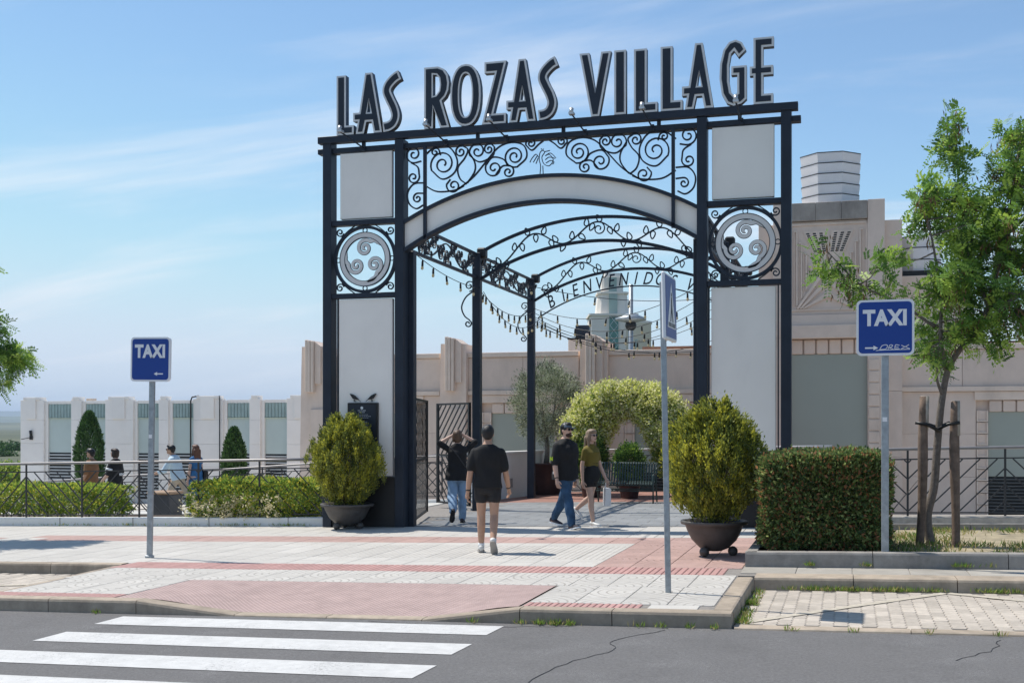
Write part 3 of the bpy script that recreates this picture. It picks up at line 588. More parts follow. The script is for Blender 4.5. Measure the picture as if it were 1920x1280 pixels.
def vine(y):
    L0 = lambda u: CZ-.03+math.sqrt(5.0**2-u*u); q = []; lv = MB()
    us = np.linspace(-2.3, 2.3, 120); ph = lambda u: L0(u)+.18*math.cos(u*2*PI/1.36)
    pp('vine', MB().ribbon(np.array([(u, ph(u)) for u in us]), .028, .03, XZ(y)).ribbon(spiral((.03, L0(0)+.04), (.1, L0(0)+.15), 1.3, -1, .2), .022, .03, XZ(y)).ribbon(spiral((-2.18, 5.05), (-2.05, 5.12), 1.3, -1, .2), .018, .03, XZ(y)).ribbon(spiral((2.18, 5.05), (2.05, 5.12), 1.3, 1, .2), .018, .03, XZ(y)))
    t = np.linspace(0, 2*PI, 15)[:-1]
    for i, u in enumerate(np.linspace(-2.2, 2.2, 30)):
        s = 1 if i % 2 else -1; a = PI/2*s+.5*math.sin(i*1.7)+(0 if i % 3 else .4); c = (u+.085*math.cos(a), ph(u)+.10*math.sin(a)); ca, sa = math.cos(a), math.sin(a)
        o = [(c[0]+ca*.078*math.cos(q)-sa*.046*math.sin(q)*(1-.4*math.cos(q)), c[1]+sa*.078*math.cos(q)+ca*.046*math.sin(q)*(1-.4*math.cos(q))) for q in t]
        pp('leaf', MB().ribbon(np.array(o), .024, .022, XZ(y), 0, True))
for y in (4.28, 8.62):
    pp('arch', MB().ribbon(arc(5.25, -2.47, 2.47), .06, .06, XZ(y))); pp('arch', MB().ribbon(arc(4.77, -2.47, 2.47), .06, .06, XZ(y))); vine(y)
r3 = 4.36; pp('text_arc', MB().ribbon(arc(r3, -2.38, 2.38), .03, .03, XZ(8.62)))
for chx, ch in list(zip(np.linspace(-2.0, .86, 11), 'BIENVENIDOS'))+[(1.32, 'W')]:
    me = text_mesh(ch, .43, [navy], .008, .002, .3); me2 = link('letter', me, perg); a = math.asin(chx/r3)
    me2.location = (chx+.015*math.sin(a), 8.62-4.5, CZ+math.sqrt(r3*r3-chx*chx)+.035); me2.rotation_euler = (R(90), a, 0); me2.scale = (.72, 1, 1)
for s in (-1, 1):
    for y in (4.28, 8.62):
        f = empty('floodlight', (s*2.55+.02, y+.05, 5.25), label=f'dark floodlight box on {"left" if s < 0 else "right"} {"middle" if y < 5 else "far"} pergola post', category='floodlight', group='floodlights on the pergola posts')
        MB().box(-.02, .17, -.1, .1, -.06, .15, 0, .03).build('housing', blackm, f); MB().box(0, .15, .102, .11, -.04, .13).build('glass', mat('lamp glass', (.2, .22, .24), .1), f); MB().bar((.1, 0, -.1), (.05, 0, -.22), .05, .03).build('bracket', blackm, f)
# ---------------------------------------------------------------- festoon lights
bulbme = MB().tube([(0, 0, 0), (0, 0, -.03), (0, 0, -.115)], [.008, .02, .022], 7).ball((0, 0, -.145), (.029, .029, .036), 8, 1, 5).mesh('bulb', [blackm, glassb])
FST = [((-2.5, .45, 4.75), (-2.5, 4.2, 4.55), .10, 5), ((-2.5, 4.4, 4.5), (-2.5, 8.5, 4.45), .25, 9), ((-2.45, 4.4, 4.5), (-2.3, 8.5, 4.3), .45, 10), ((-2.45, 8.5, 4.55), (2.5, 4.4, 4.75), .55, 10), ((-2.45, 8.5, 4.45), (2.5, 5.4, 4.75), .75, 11), ((-2.45, 8.55, 4.35), (2.5, 6.4, 4.7), .8, 11), ((-2.45, 8.6, 4.3), (2.5, 7.4, 4.7), .85, 11), ((-2.45, 8.6, 4.25), (2.5, 8.5, 4.6), .75, 11), ((-2.45, 8.7, 4.2), (2.9, 10.8, 4.5), .85, 9), ((-2.5, 4.35, 4.9), (2.5, 8.5, 4.75), .35, 8), ((-2.45, 8.55, 4.15), (2.6, 11.2, 3.9), .5, 8)]
WH = ['along the left side of the pergola near the gate', 'along the left side, upper of the far pair', 'along the left side, lower of the far pair', 'crossing to the right middle post', 'crossing just behind the right middle post', 'crossing to the middle of the right beam', 'crossing to the far part of the right beam', 'straight across under the lettering', 'running out beyond the far right post', 'high diagonal from left middle post to far right post', 'lowest, sagging in front of the beige parapet']
for (a, b, sag, nb_), wh in zip(FST, WH):
    a = np.array(a); b = np.array(b); t = np.linspace(0, 1, 22)[:, None]; p = a+(b-a)*t; p[:, 2] -= (4*sag*t*(1-t))[:, 0]
    s = empty('festoon_light', tuple(a), label='string of bulbs on black cable, '+wh, category='string lights', group='festoon strings under the pergola')
    MB().tube(p-a, .0075, 5).build('cable', blackm, s)
    for i in range(nb_):
        u = (i+.5+random.uniform(-.2, .2))/nb_; q = a+(b-a)*u; q[2] -= 4*sag*u*(1-u); link('bulb', bulbme, s, tuple(q-a), (random.gauss(0, .06), random.gauss(0, .06), 0))
# ================================================================ FENCES, WALLS, GATE LEAVES
def railing(name, a, b, zf, nb, label, h=1.04, rail=railm, w0=.0, post=.032, sp=.205):
    """a,b: plan end points; zf(x): foot height; nb bays; bars slant one way, then the other"""
    root = empty(name, (*a, zf(a[0])), label=label, category='railing'); o = np.array([*a, zf(a[0])]); a = np.array(a); b = np.array(b); L = np.linalg.norm(b-a)
    P = lambda t, z: np.array([*(a+(b-a)*t), zf((a+(b-a)*t)[0])+z])-o; top = h-.16
    MB().tube([P(t, h) for t in np.linspace(0, 1, 9)], .026, 8).build('handrail', rail, root)
    for z in (top, .05): MB().bar(P(0, z), P(1, z), .014, .02).build('rail', iron, root)
    for i in range(nb+1): MB().bar(P(i/nb, -.0), P(i/nb, h-.02), post, post*.6).build('post', iron, root)
    bw = L/nb; lo, hi = .06, top-.01; H = hi-lo
    for i in range(nb):
        d = 1 if i % 2 else -1; k = -H+.05
        while k < bw:
            u0, u1 = max(k, 0.), min(k+H, bw)
            if u1-u0 > .05:
                z0, z1 = lo+(u0-k), lo+(u1-k); f = (lambda u: i/nb+u/L) if d > 0 else (lambda u: i/nb+(bw-u)/L)
                MB().bar(P(f(u0), z0), P(f(u1), z1), .011, .02).build('bar', iron, root)
            k += sp*1.25
    return root
wall = MB(); wall.box(-17.9, -4.12, .17, .44, -.3, .155, 0, .012); wl_ = wall.build('planter_wall', whitewall, None, None, TILT, label='long low white rendered wall under the railing left of gate', category='wall')
for x in np.arange(-16, -4.2, 1.6): MB().box(x-.006, x+.006, .164, .3, -.1, .158).build('joint', mortar, wl_)
rk = MB(); rk.box(4.03, 14, .15, .5, -.3, .165, 0, .02); rk.build('stone_kerb_wall', roughstone, None, None, TILT, label='low rough stone kerb under the railing right of gate', category='wall')
railing('railing', (-13.0, .33), (-4.2, .33), lambda x: gz(x)+.155, 7, 'dark railing with slanting bars on the white wall left of gate')
railing('railing', (4.35, .3), (12.8, .3), lambda x: gz(x)+.165, 6, 'dark railing with slanting bars on the stone kerb right of gate', sp=.2)
railing('railing', (-2.3, 11.35), (4.5, 11.35), lambda x: gz(x), 5, 'railing along the far edge of the plaza behind the bench', h=1.1, rail=mat('pale rail', (.6, .6, .6), .4, .3))
railing('railing', (-5.6, 7.3), (-3.35, 7.1), lambda x: gz(x)+.08, 2, 'short railing seen between the two open gate leaves', h=1.0)
railing('railing', (-17.5, 7.9), (-4.6, 7.9), lambda x: .13+.070*(x+16.6)-.92, 8, 'sloping railing on the far side of the ramp', h=.95)
lw = MB().prism([(-3.75, 7.3), (-3.45, 7.3), (-2.75, 10.3), (-2.75, 10.6), (-3.0, 10.6)], lambda u, v, w: (u, v, w), -.2, 1.02); lw = lw.build('low_wall', whitewall, label='white rendered parapet wall beside the potted olive', category='wall')
MB().prism([(-3.78, 7.27), (-3.42, 7.27), (-2.72, 10.3), (-2.72, 10.63), (-3.03, 10.63)], lambda u, v, w: (u, v, w), 1.021, 1.07).build('coping', whitewall, lw)
MB().box(-.09, .09, -.012, .0, -.11, .11, 0, .004).build('vent', mat('vent grey', (.3, .3, .3), .5), lw, (-3.112, 8.75, .3), (0, 0, R(76.9)))
MB().box(-5.6, -3.3, 7.0, 7.32, -.3, .06).build('low_kerb', whitewall, None, None, TILT, label='low white kerb under the short railing inside the gate', category='kerb')
def gate_leaf(o, ang, w, label, h=2.25):
    root = empty('gate_leaf', o, ang, label=label, category='gate', group='swung-open gate leaves'); F = lambda u, v, w_: (u, w_, v); z0 = .08
    for u in (.03, w-.03): MB().bar((u, 0, z0), (u, 0, h), .06, .05).build('stile', blackm, root)
    for z in (z0+.02, 1.13, h-.02): MB().bar((.06, 0, z), (w-.06, 0, z), .03, .04).build('rail', blackm, root)
    for lo, hi, d in ((z0+.04, 1.11, 1), (1.15, h-.04, -1)):
        H = hi-lo; k = -H
        while k < w:
            u0, u1 = max(k, .06), min(k+H, w-.06)
            if u1-u0 > .04:
                za, zb = (lo+u0-k, lo+u1-k) if d > 0 else (hi-(u0-k), hi-(u1-k)); MB().bar((u0, 0, za), (u1, 0, zb), .035, .012, (0, 1, 0)).build('bar', blackm, root)
            k += .21
gate_leaf((-2.5, .5, gz(-2.5)), math.atan2(2.15, -.56), 2.2, 'black slatted gate leaf seen nearly edge-on behind the left pier')
gate_leaf((-2.72, 4.32, gz(-2.7)), math.atan2(.95, -1.05), 1.45, 'black slatted gate leaf facing the street by the left middle post')
# ================================================================ BEIGE BUILDING
bb = empty('beige_building', (0, 13, -1.6), label='beige stone building with fluted pilasters, sage blinds and a relief tower', category='building')
def bp(name, mb, m=beige, parent=None):
    o = mb.build(name, m, parent or bb)
    if parent is None: o.location = (0, -13, 1.6)
    return o
YF = 13.
bp('wall', MB().box(-10.8, 3.0, YF+.12, YF+9, -1.7, 3.66)); bp('wall', MB().box(6.2, 18, YF+.12, YF+9, -1.7, 3.66))
PIL = [-10.4, -6.02, -1.92]
def wallrun(x0, x1, n):
    for i in range(n):
        a, b = x0+(x1-x0)*i/n, x0+(x1-x0)*(i+1)/n
        bp('stone_panel', MB().box(a+.004, b-.004, YF, YF+.119, 2.72, 3.655, 0, .006))
    bp('coping', MB().box(x0, x1, YF-.06, YF+.5, 3.662, 3.8, 0, .01), beigelt); bp('string_course', MB().box(x0, x1, YF-.09, YF+.118, 2.585, 2.715, 0, .01), beigelt)
def bay_(x0, x1, wx0, wx1, wb=.42):
    """one bay under the string course: window with coffered surround"""
    top = 2.06
    for a, b in ((x0, wx0-.3), (wx1+.3, x1)):
        if b-a > .1:
            for z0, z1 in ((-1.6, .4), (.405, 1.5), (1.505, 2.578)): bp('stone_panel', MB().box(a+.003, b-.003, YF, YF+.119, z0, z1, 0, .005))
    bp('lintel', MB().box(wx0-.34, wx1+.34, YF-.05, YF+.118, 2.36, 2.578, 0, .008), beigelt)
    bp('blind', MB().box(wx0, wx1, YF+.06, YF+.115, wb, top), sage); bp('window_void', MB().box(wx0, wx1, YF+.09, YF+.118, -1.0, wb-.001), darkvoid)
    z = wb-.06
    while z > -.9: bp('louvre_slat', MB().box(wx0, wx1, YF+.03, YF+.085, z-.025, z), mat('dark louvre', (.10, .105, .105), .5)); z -= .085
    for z in np.arange(-.9, top, .30):
        for xa in (wx0-.3, wx1): bp('coffer', MB().box(xa+.012, xa+.288, YF+.02, YF+.118, z+.008, min(z+.292, 2.35), 0, .0)); bp('coffer_frame', MB().box(xa+.012, xa+.05, YF-.02, YF+.019, z+.008, min(z+.292, 2.35)).box(xa+.25, xa+.288, YF-.02, YF+.019, z+.008, min(z+.292, 2.35)).box(xa+.05, xa+.25, YF-.02, YF+.019, z+.008, z+.045), beigelt)
    n = max(2, int((wx1-wx0)/.32)); w = (wx1-wx0)/n
    for i in range(n): bp('coffer', MB().box(wx0+w*i+.012, wx0+w*(i+1)-.012, YF+.0, YF+.118, top+.004, 2.352, 0, .02))
wallrun(-10.0, -6.45, 2); wallrun(-5.6, -2.35, 2); wallrun(-1.5, 3.0, 3); wallrun(6.22, 18, 8)
bay_(-10.0, -6.45, -9.2, -7.3); bay_(-5.6, -2.35, -4.9, -3.05); bay_(-1.5, 3.0, -.77, 1.5); bay_(6.22, 11.6, 8.32, 10.6); bay_(11.6, 18, 13, 15)
for x in PIL:
    bp('pilaster', MB().prism([(x-.44, -1.7), (x+.42, -1.7), (x+.42, 4.04), (x-.34, 4.06), (x-.36, 3.2)], XZ(YF), -.22, .6))
    bp('pilaster', MB().box(x-.02, x+.425, YF-.30, YF-.221, -1.7, 2.2, 0, .01))
    for k in range(3): bp('flute', MB().box(x-.16+.09*k, x-.075+.09*k, YF-.42+.02*abs(k-1), YF+.5-.1*k, 2.7, 4.25-.02*k, 0, .012), beigelt)
    bp('pilaster_shoulder', MB().prism([(x+.115, 2.95), (x+.30, 2.95), (x+.30, 4.06), (x+.115, 4.2)], XZ(YF), -.3, .4), beige)
# relief tower
YT = 12.5
for x0, x1, zt, y in ((3.42, 5.36, 7.02, YT), (5.36, 5.79, 7.52, YT-.06), (2.99, 3.42, 7.52, YT-.06), (5.79, 6.22, 7.0, YT+.15), (2.6, 2.99, 7.0, YT+.15)):
    zs = [-1.7, .9, 2.6, 4.0, 5.2, 6.2, zt] if x0 != 3.42 else [4.6, zt]
    for a, b in zip(zs[:-1], zs[1:]): bp('stone_block', MB().box(x0+.003, x1-.003, y, YF+3, a+.003, b-.003, 0, .006))
bp('stone_block', MB().box(3.423, 5.357, YT+.12, YF+3, -1.7, 4.597))
for a, b in ((3.42, 4.07), (4.07, 4.72), (4.72, 5.36)): bp('cornice', MB().box(a+.002, b-.002, YT-.10, YT+.5, 7.03, 7.50, 0, .01), mat('weathered stone', (.37, .33, .29), .85, 0, .15, 2, .2, 60, stain=.45))
bp('cornice', MB().box(3.42, 5.36, YT+.5, YT+3, 7.03, 7.48))
bp('sill', MB().box(3.42, 5.36, YT-.06, YT+.1, 4.32, 4.595, 0, .01)); bp('sill', MB().box(3.25, 5.36, YT-.18, YT+.1, 3.97, 4.315, 0, .012), beigelt)
for i in range(6): bp('coffer', MB().box(3.45+.32*i, 3.45+.32*(i+1)-.03, YT+.02, YT+.119, 3.57, 3.95, 0, .025))
bp('blind', MB().box(3.46, 5.36, YT+.07, YT+.118, -.6, 3.56), sage)
for z in np.arange(-.9, 3.4, .31): bp('coffer', MB().box(5.39, 5.66, YT-.09, YT-.062, z+.01, z+.29, 0, .012), beigelt)
rel = []
cx0 = 4.39; u = .00335; q = lambda x, y: (cx0+(x-490)*u, 6.85-(y-320)*u)
def raised(pts, d=.035, name='relief'): bp(name, MB().prism([q(*p) for p in pts], XZ(YT), -d, -.0005), beigelt)
for s in (1, -1):
    M = lambda pts: [(490+s*(x-490), y) for x, y in pts]
    for x, t, b in ((240, 350, 925), (275, 440, 870), (311, 525, 805), (347, 615, 740)):
        raised(M([(x-9, t), (x-4, t), (x-4, b), (x-9, b)])); raised(M([(x+8, t), (x+20, t), (x+20, b-10), (x+8, b)])); raised(M([(x-9, t-12), (x+20, t-12), (x+20, t-1), (x-9, t-1)]))
    raised(M([(250, 945), (490, 590), (490, 640), (268, 945)]), .06); raised(M([(272, 945), (490, 700), (490, 750), (290, 945)]), .045); raised(M([(294, 945), (490, 815), (490, 860), (310, 945)]), .05)
    raised(M([(300, 345), (465, 345), (478, 420), (478, 575), (430, 640)]), .03)
    for k in range(3):
        for j in range(9): a = 322+k*50+j*(7-2*k); y = 360+j*17; bp('slot', MB().prism([q(*p) for p in M([(a, y), (a+24, y), (a+27, y+11), (a+3, y+11)])], XZ(YT-.031), -.002, .0), darkvoid)
for x0, x1, y0, y1 in ((206, 774, 285, 300), (206, 774, 950, 962), (200, 214, 300, 950), (766, 780, 300, 950)): raised([(x0, y0), (x1, y0), (x1, y1), (x0, y1)], .03, 'relief_frame')
def lantern_(x, y, z, r, n, h, label):
    root = empty('roof_lantern', (x, y, z), label=label, category='lantern', group='frosted roof lanterns'); hh = h/n
    for i in range(n):
        v = []
        for zz, rr in ((i*hh, r*(.955+.012*i)), ((i+1)*hh-.03, r*(1.0+.012*i))):
            v += [(rr*math.cos(R(22.5+45*k)), rr*math.sin(R(22.5+45*k)), zz) for k in range(8)]
        MB().add(v, [(k, (k+1) % 8, (k+1) % 8+8, k+8) for k in range(8)]+[tuple(range(8))[::-1], tuple(range(8, 16))]).build('glass_tier', lantern, root)
        v = [(rr*math.cos(R(22.5+45*k)), rr*math.sin(R(22.5+45*k)), zz) for zz, rr in (((i+1)*hh-.03, r*(1.005+.012*i)), ((i+1)*hh-.004, r*(1.005+.012*i))) for k in range(8)]
        MB().add(v, [(k, (k+1) % 8, (k+1) % 8+8, k+8) for k in range(8)]+[tuple(range(8))[::-1], tuple(range(8, 16))]).build('seam', iron, root)
lantern_(4.43, YT+.95, 7.5, .80, 5, 1.36, 'large white octagonal lantern on top of the relief tower')
bp('stone_block', MB().box(6.23, 8.0, YF+.6, YF+3, 3.81, 5.66, 0, .01)); bp('lantern_base', MB().box(6.28, 7.2, YF+.68, YF+1.7, 5.661, 5.80), darkvoid)
lantern_(6.75, YF+1.25, 5.8, .56, 3, .95, 'smaller white lantern half hidden behind the street tree')
bp('roof_edge', MB().box(-.9, 2.6, YF+2, YF+2.4, 3.6, 4.02), mat('brown coping', (.23, .13, .09), .8)); bp('roof_edge', MB().box(6.3, 18, YF+.6, YF+.9, 3.6, 3.90), MATS['brown coping'])
# ================================================================ WHITE BUILDING ON THE LEFT
wb = empty('white_building', (-21, 22, -1.6), label='long low white building with pale teal blinds and louvres behind the ramp', category='building')
def wp(name, mb, m=whitest, parent=None):
    o = mb.build(name, m, wb); o.location = (21, -22, 1.6); return o
wp('wall', MB().box(-27.9, -14.6, 22.14, 30, -3, 2.6))
WP = [(-28, -26.87), (-25.56, -25.08), (-23.95, -22.66), (-21.49, -21.06), (-19.93, -18.63), (-17.47, -17.01), (-15.87, -14.5)]
for a, b in WP:
    wide = b-a > .8
    for z0, z1 in ((-3, .1), (.105, 1.0), (1.005, 1.95), (1.955, 2.78)): wp('stone_panel', MB().box(a, b, 21.9, 22.139, z0, z1, 0, .006))
    if wide: wp('pilaster_cap', MB().box(a+.16, b-.18, 21.86, 22.3, 2.781, 2.90, 0, .005)); wp('pilaster_fin', MB().box(a+.34, b-.36, 21.84, 21.899, 2.0, 2.88, 0, .005))
    else: wp('pilaster_cap', MB().box(a+.08, b-.1, 21.88, 22.3, 2.781, 2.90, 0, .005))
    wp('pilaster_side', MB().box(b, b+.14, 21.99, 22.139, -3, 2.72, 0, .005))
for (a, b), (c, d) in zip(WP[:-1], WP[1:]):
    x0, x1 = b+.142, c-.002
    wp('parapet', MB().box(x0, x1, 22.0, 22.139, 2.62, 2.74, 0, .005)); wp('blind', MB().box(x0, x1, 22.07, 22.138, .63, 2.0), sagelt)
    n = int((x1-x0)/.13)
    for i in range(n): wp('transom_flute', MB().box(x0+(x1-x0)*i/n+.006, x0+(x1-x0)*(i+1)/n-.006, 22.02, 22.138, 2.05, 2.615, 0, .02), mat('teal fluting', (.30, .40, .385), .6))
    wp('transom_rail', MB().box(x0, x1, 22.01, 22.138, 2.003, 2.047), mat('pale green trim', (.5, .56, .45), .6)); wp('void', MB().box(x0, x1, 22.1, 22.137, -1.2, .628), darkvoid)
    for z in np.arange(.56, -1.1, -.125): wp('louvre_slat', MB().box(x0, x1, 22.03, 22.098, z-.05, z), louv)
for x in (-26.2, -25.9+.4): wp('roof_vent', MB().box(x-.15, x+.15, 23, 23.3, 2.6, 2.86, 0, .01), mat('vent terracotta', (.55, .45, .36), .8))
wlm = empty('wall_lamp', (-27.45, 21.88, 1.25), label='small black wall lamp on the left end of the white building', category='lamp')
MB().bar((0, 0, 0), (-.3, -.25, -.08), .06, .03).build('arm', blackm, wlm); MB().box(-.07, .07, -.05, .01, -.1, .06, 0, .01).build('base', blackm, wlm); MB().tube([(.02, -.05, .02), (.0, -.06, .28)], [.05, .06], 8).build('lamp_head', blackm, wlm)
for x, zt, lab in ((-20.0, 2.8, 'black drain pipe with a bend on the white building'), (-18.72, 2.75, 'straight grey cable run on the white building')):
    pth = [(x, 21.82, -2), (x, 21.82, zt-.1), (x+.08, 21.8, zt+.05), (x+.25, 22.0, zt+.1)] if x < -19 else [(x, 21.82, -2), (x, 21.82, zt+.1), (x-.1, 22, zt+.15)]
    MB().tube(np.array(pth)-[x, 21.82, -2], .03 if x < -19 else .022, 6).build('drain_pipe', blackm, None, (x, 21.82, -2), label=lab, category='pipe')
# ================================================================ FAR TOWER AND ROOF GEAR
c = Vector((-18.37, 99.32, 0)); ft = empty('art_deco_tower', (c.x, c.y, -1.6), R(16), label='distant pale stepped tower with green glass strip above the parapet', category='tower')
tm = mat('tower render', (.80, .74, .66), .8, 0, .05, .3); gl = mat('green tower glass', (.09, .22, .19), .25, 0, .3, 1.2); gl2 = mat('pale green glass', (.34, .44, .40), .3, 0, .1, .8)
def oct_(z0, z1, w0, w1, ch): 
    v = []
    for z, w in ((z0, w0), (z1, w1)): k = w*ch; v += [(a, b, z) for a, b in ((-w+k, -w), (w-k, -w), (w, -w+k), (w, w-k), (w-k, w), (-w+k, w), (-w, w-k), (-w, -w+k))]
    return MB().add(v, [tuple(range(8))[::-1], tuple(range(8, 16))]+[(i, (i+1) % 8, (i+1) % 8+8, i+8) for i in range(8)])
for nm, a in (('lower_tier', (0, 14.5, 2.4, 2.35, .05)), ('middle_tier', (14.7, 16.8, 1.7, 1.45, .25)), ('upper_tier', (17, 18.55, 1.1, 1.08, .2)), ('ledge', (14.5, 14.7, 2.5, 2.5, .05)), ('ledge', (16.8, 17, 1.6, 1.6, .2)), ('cap', (18.55, 19, 1.0, .85, .2))): oct_(*a).build(nm, tm, ft)
MB().box(-.45, .45, -2.5, -2.3, 2, 14.4).build('glass_strip', gl, ft); MB().box(-.42, .42, -1.78, -1.4, 14.75, 16.75).build('glass_strip', gl2, ft); MB().box(-.4, .4, -1.18, -1.0, 17.05, 18.5).build('glass_strip', gl2, ft)
for z in (9, 10, 11, 12, 13, 14):
    for s in (-1, 1): MB().bar((-.4, -2.51, z-s*.5), (.4, -2.51, z+s*.5), .07, .03).build('glazing_bar', signwhite, ft)
sb_ = empty('round_stair_tower', (c.x+3.0, c.y-1.3, -1.6), label='pale cylindrical stair tower beside the far stepped tower', category='tower'); MB().lathe([(0, 0), (1.3, 0), (1.3, 13.6), (1.38, 13.65), (1.38, 13.9), (.2, 14.1), (0, 14.1)], 20).build('drum', tm, sb_); MB().box(-.15, .15, -1.33, -1.2, 3, 12).build('window_strip', gl2, sb_)
def at(x, y, D):
    th = R(16); f = Vector((-math.sin(th), math.cos(th), 0)); r = Vector((math.cos(th), math.sin(th), 0)); return CAMP+D*(f+r*((x-960)/2186)+Vector((0, 0, (800-y)/2186)))
ml = empty('lamp_mast', (-5.82, 40.5, -1.6), label='grey lamp mast with round lamp head rising behind the parapet', category='street lamp')
MB().tube([(0, 0, 0), (0, 0, 10.6)], [.13, .12], 10).build('pole', galv, ml); MB().lathe([(0, 8.65), (.3, 8.65), (.8, 8.75), (.8, 8.85), (.2, 9.1), (0, 9.1)], 16).build('lamp_head', galv, ml); MB().ball((0, 0, 8.5), .3, 12).build('lamp_glass', blackm, ml)
ac = empty('roof_plant', (-6.1, 30, 3.8), R(8), label='dark rooftop plant box on the beige building', category='air conditioner'); MB().box(-.2, .38, -.4, .5, 1.66, 2.2, 0, .02).build('housing', navy, ac); MB().box(-.5, .6, -.5, .6, 0, 1.6, 0, .02).build('base', beige, ac); MB().box(-.53, .63, -.55, .65, 1.602, 1.655).build('lid', blackm, ac)
# ================================================================ PLANTS
def leafmat(name, c, trans=.42, var=.25, rough=.5): return mat(name, tuple(min(.85, x*1.22) for x in c), rough, 0, var, 9, spec=.35, trans=trans)
def leaves(name, P, N, size, mats, parent, aspect=.45, droop=.0, jit=.5, weights=None, grp=1, **k):
    """N leaf-shaped faces: P points, N facing dirs (axis of the leaf), folded diamond of 2 quads-ish"""
    P = np.asarray(P, float); n = len(P); A = np.asarray(N, float)+rng.normal(0, jit, (n, 3)); A[:, 2] -= droop; A /= np.linalg.norm(A, axis=1)[:, None]+1e-9
    B = np.cross(A, rng.normal(0, 1, (n, 3))); B /= np.linalg.norm(B, axis=1)[:, None]+1e-9; s = (size*rng.uniform(.65, 1.3, n))[:, None]
    C = np.cross(A, B)
    v = np.stack([P, P+A*s*.45+B*s*aspect*.5+C*s*.08, P+A*s, P+A*s*.45-B*s*aspect*.5+C*s*.08], 1).reshape(-1, 3)
    o = quads(name, v, n, mats, parent, weights, **k)
    if grp > 1:
        g = np.repeat(rng.choice(len(mats), n//grp+1, p=weights), grp)[:n]; mi = np.where(rng.random(n) < .65, g, rng.choice(len(mats), n, p=weights)); o.data.polygons.foreach_set('material_index', mi.astype(np.int32))
    return o
def quads(name, v, n, mats, parent, weights=None, **k):
    me = bpy.data.meshes.new(name); me.vertices.add(4*n); me.vertices.foreach_set('co', v.ravel()); me.loops.add(4*n); me.loops.foreach_set('vertex_index', np.arange(4*n)); me.polygons.add(n); me.polygons.foreach_set('loop_start', np.arange(n)*4); me.polygons.foreach_set('loop_total', np.full(n, 4))
    for q in mats: me.materials.append(q)
    me.polygons.foreach_set('material_index', rng.choice(len(mats), n, p=weights)); me.update(); me.validate(); return link(name, me, parent, **k)
def unit(n): d = rng.normal(0, 1, (n, 3)); return d/np.linalg.norm(d, axis=1)[:, None]
def noise3(p, s=1.): return (np.sin(p[:, 0]*3.1*s+1.3)*np.cos(p[:, 1]*2.7*s+.4)+np.sin(p[:, 2]*3.7*s+p[:, 0]*2.1*s)+np.cos(p[:, 1]*4.3*s-p[:, 2]*2.9*s))/3
thuja = [leafmat('thuja yellow', (.43, .42, .05)), leafmat('thuja green', (.24, .26, .05)), leafmat('thuja deep', (.10, .13, .035))]
hedgem = [leafmat('hedge green', (.12, .18, .05)), leafmat('hedge dark', (.06, .10, .035)), leafmat('hedge russet', (.32, .15, .07)), leafmat('hedge light', (.28, .34, .12))]
shrubm = [leafmat('shrub lime', (.40, .45, .07)), leafmat('shrub green', (.19, .30, .05)), leafmat('shrub dark', (.08, .14, .03)), leafmat('shrub yellow', (.55, .48, .07))]
olivem = [leafmat('olive silver', (.36, .39, .27), .2), leafmat('olive green', (.17, .2, .11), .2), leafmat('olive dark', (.05, .065, .035), .2)]
jasm = [leafmat('jasmine leaf', (.14, .22, .04)), leafmat('jasmine lime', (.38, .43, .08)), leafmat('jasmine flower', (.68, .64, .38), .3)]
locm = [leafmat('locust green', (.15, .27, .05)), leafmat('locust light', (.33, .46, .08)), leafmat('locust deep', (.07, .135, .03)), leafmat('dry pod', (.16, .09, .04), .1)]
cypm = [leafmat('cypress green', (.06, .13, .03), .2), leafmat('cypress deep', (.03, .075, .02), .2)]
boxm = [leafmat('box green', (.08, .16, .03)), leafmat('box light', (.20, .30, .05)), leafmat('box deep', (.03, .07, .02))]
def pot_bowl(parent, s=1.):
    b = MB(); b.lathe([(0, .06), (.10, .062), (.2, .10), (.31, .2), (.375, .32), (.40, .385), (.455, .395), (.465, .425), (.455, .44), (.40, .435), (.38, .40), (0, .39)], 32); b.build('bowl', potm, parent).scale = (s, s, 1)
    MB().lathe([(0, .392), (.379, .392), (.3, .41), (0, .425)], 20).build('soil', soil, parent).scale = (s, s, 1)
    for k in range(3):
        a = R(-115+k*120) if True else 0; MB().ball((.23*math.cos(a), .23*math.sin(a), .062), .062, 14, 0, 8).build('ball_foot', potm, parent)
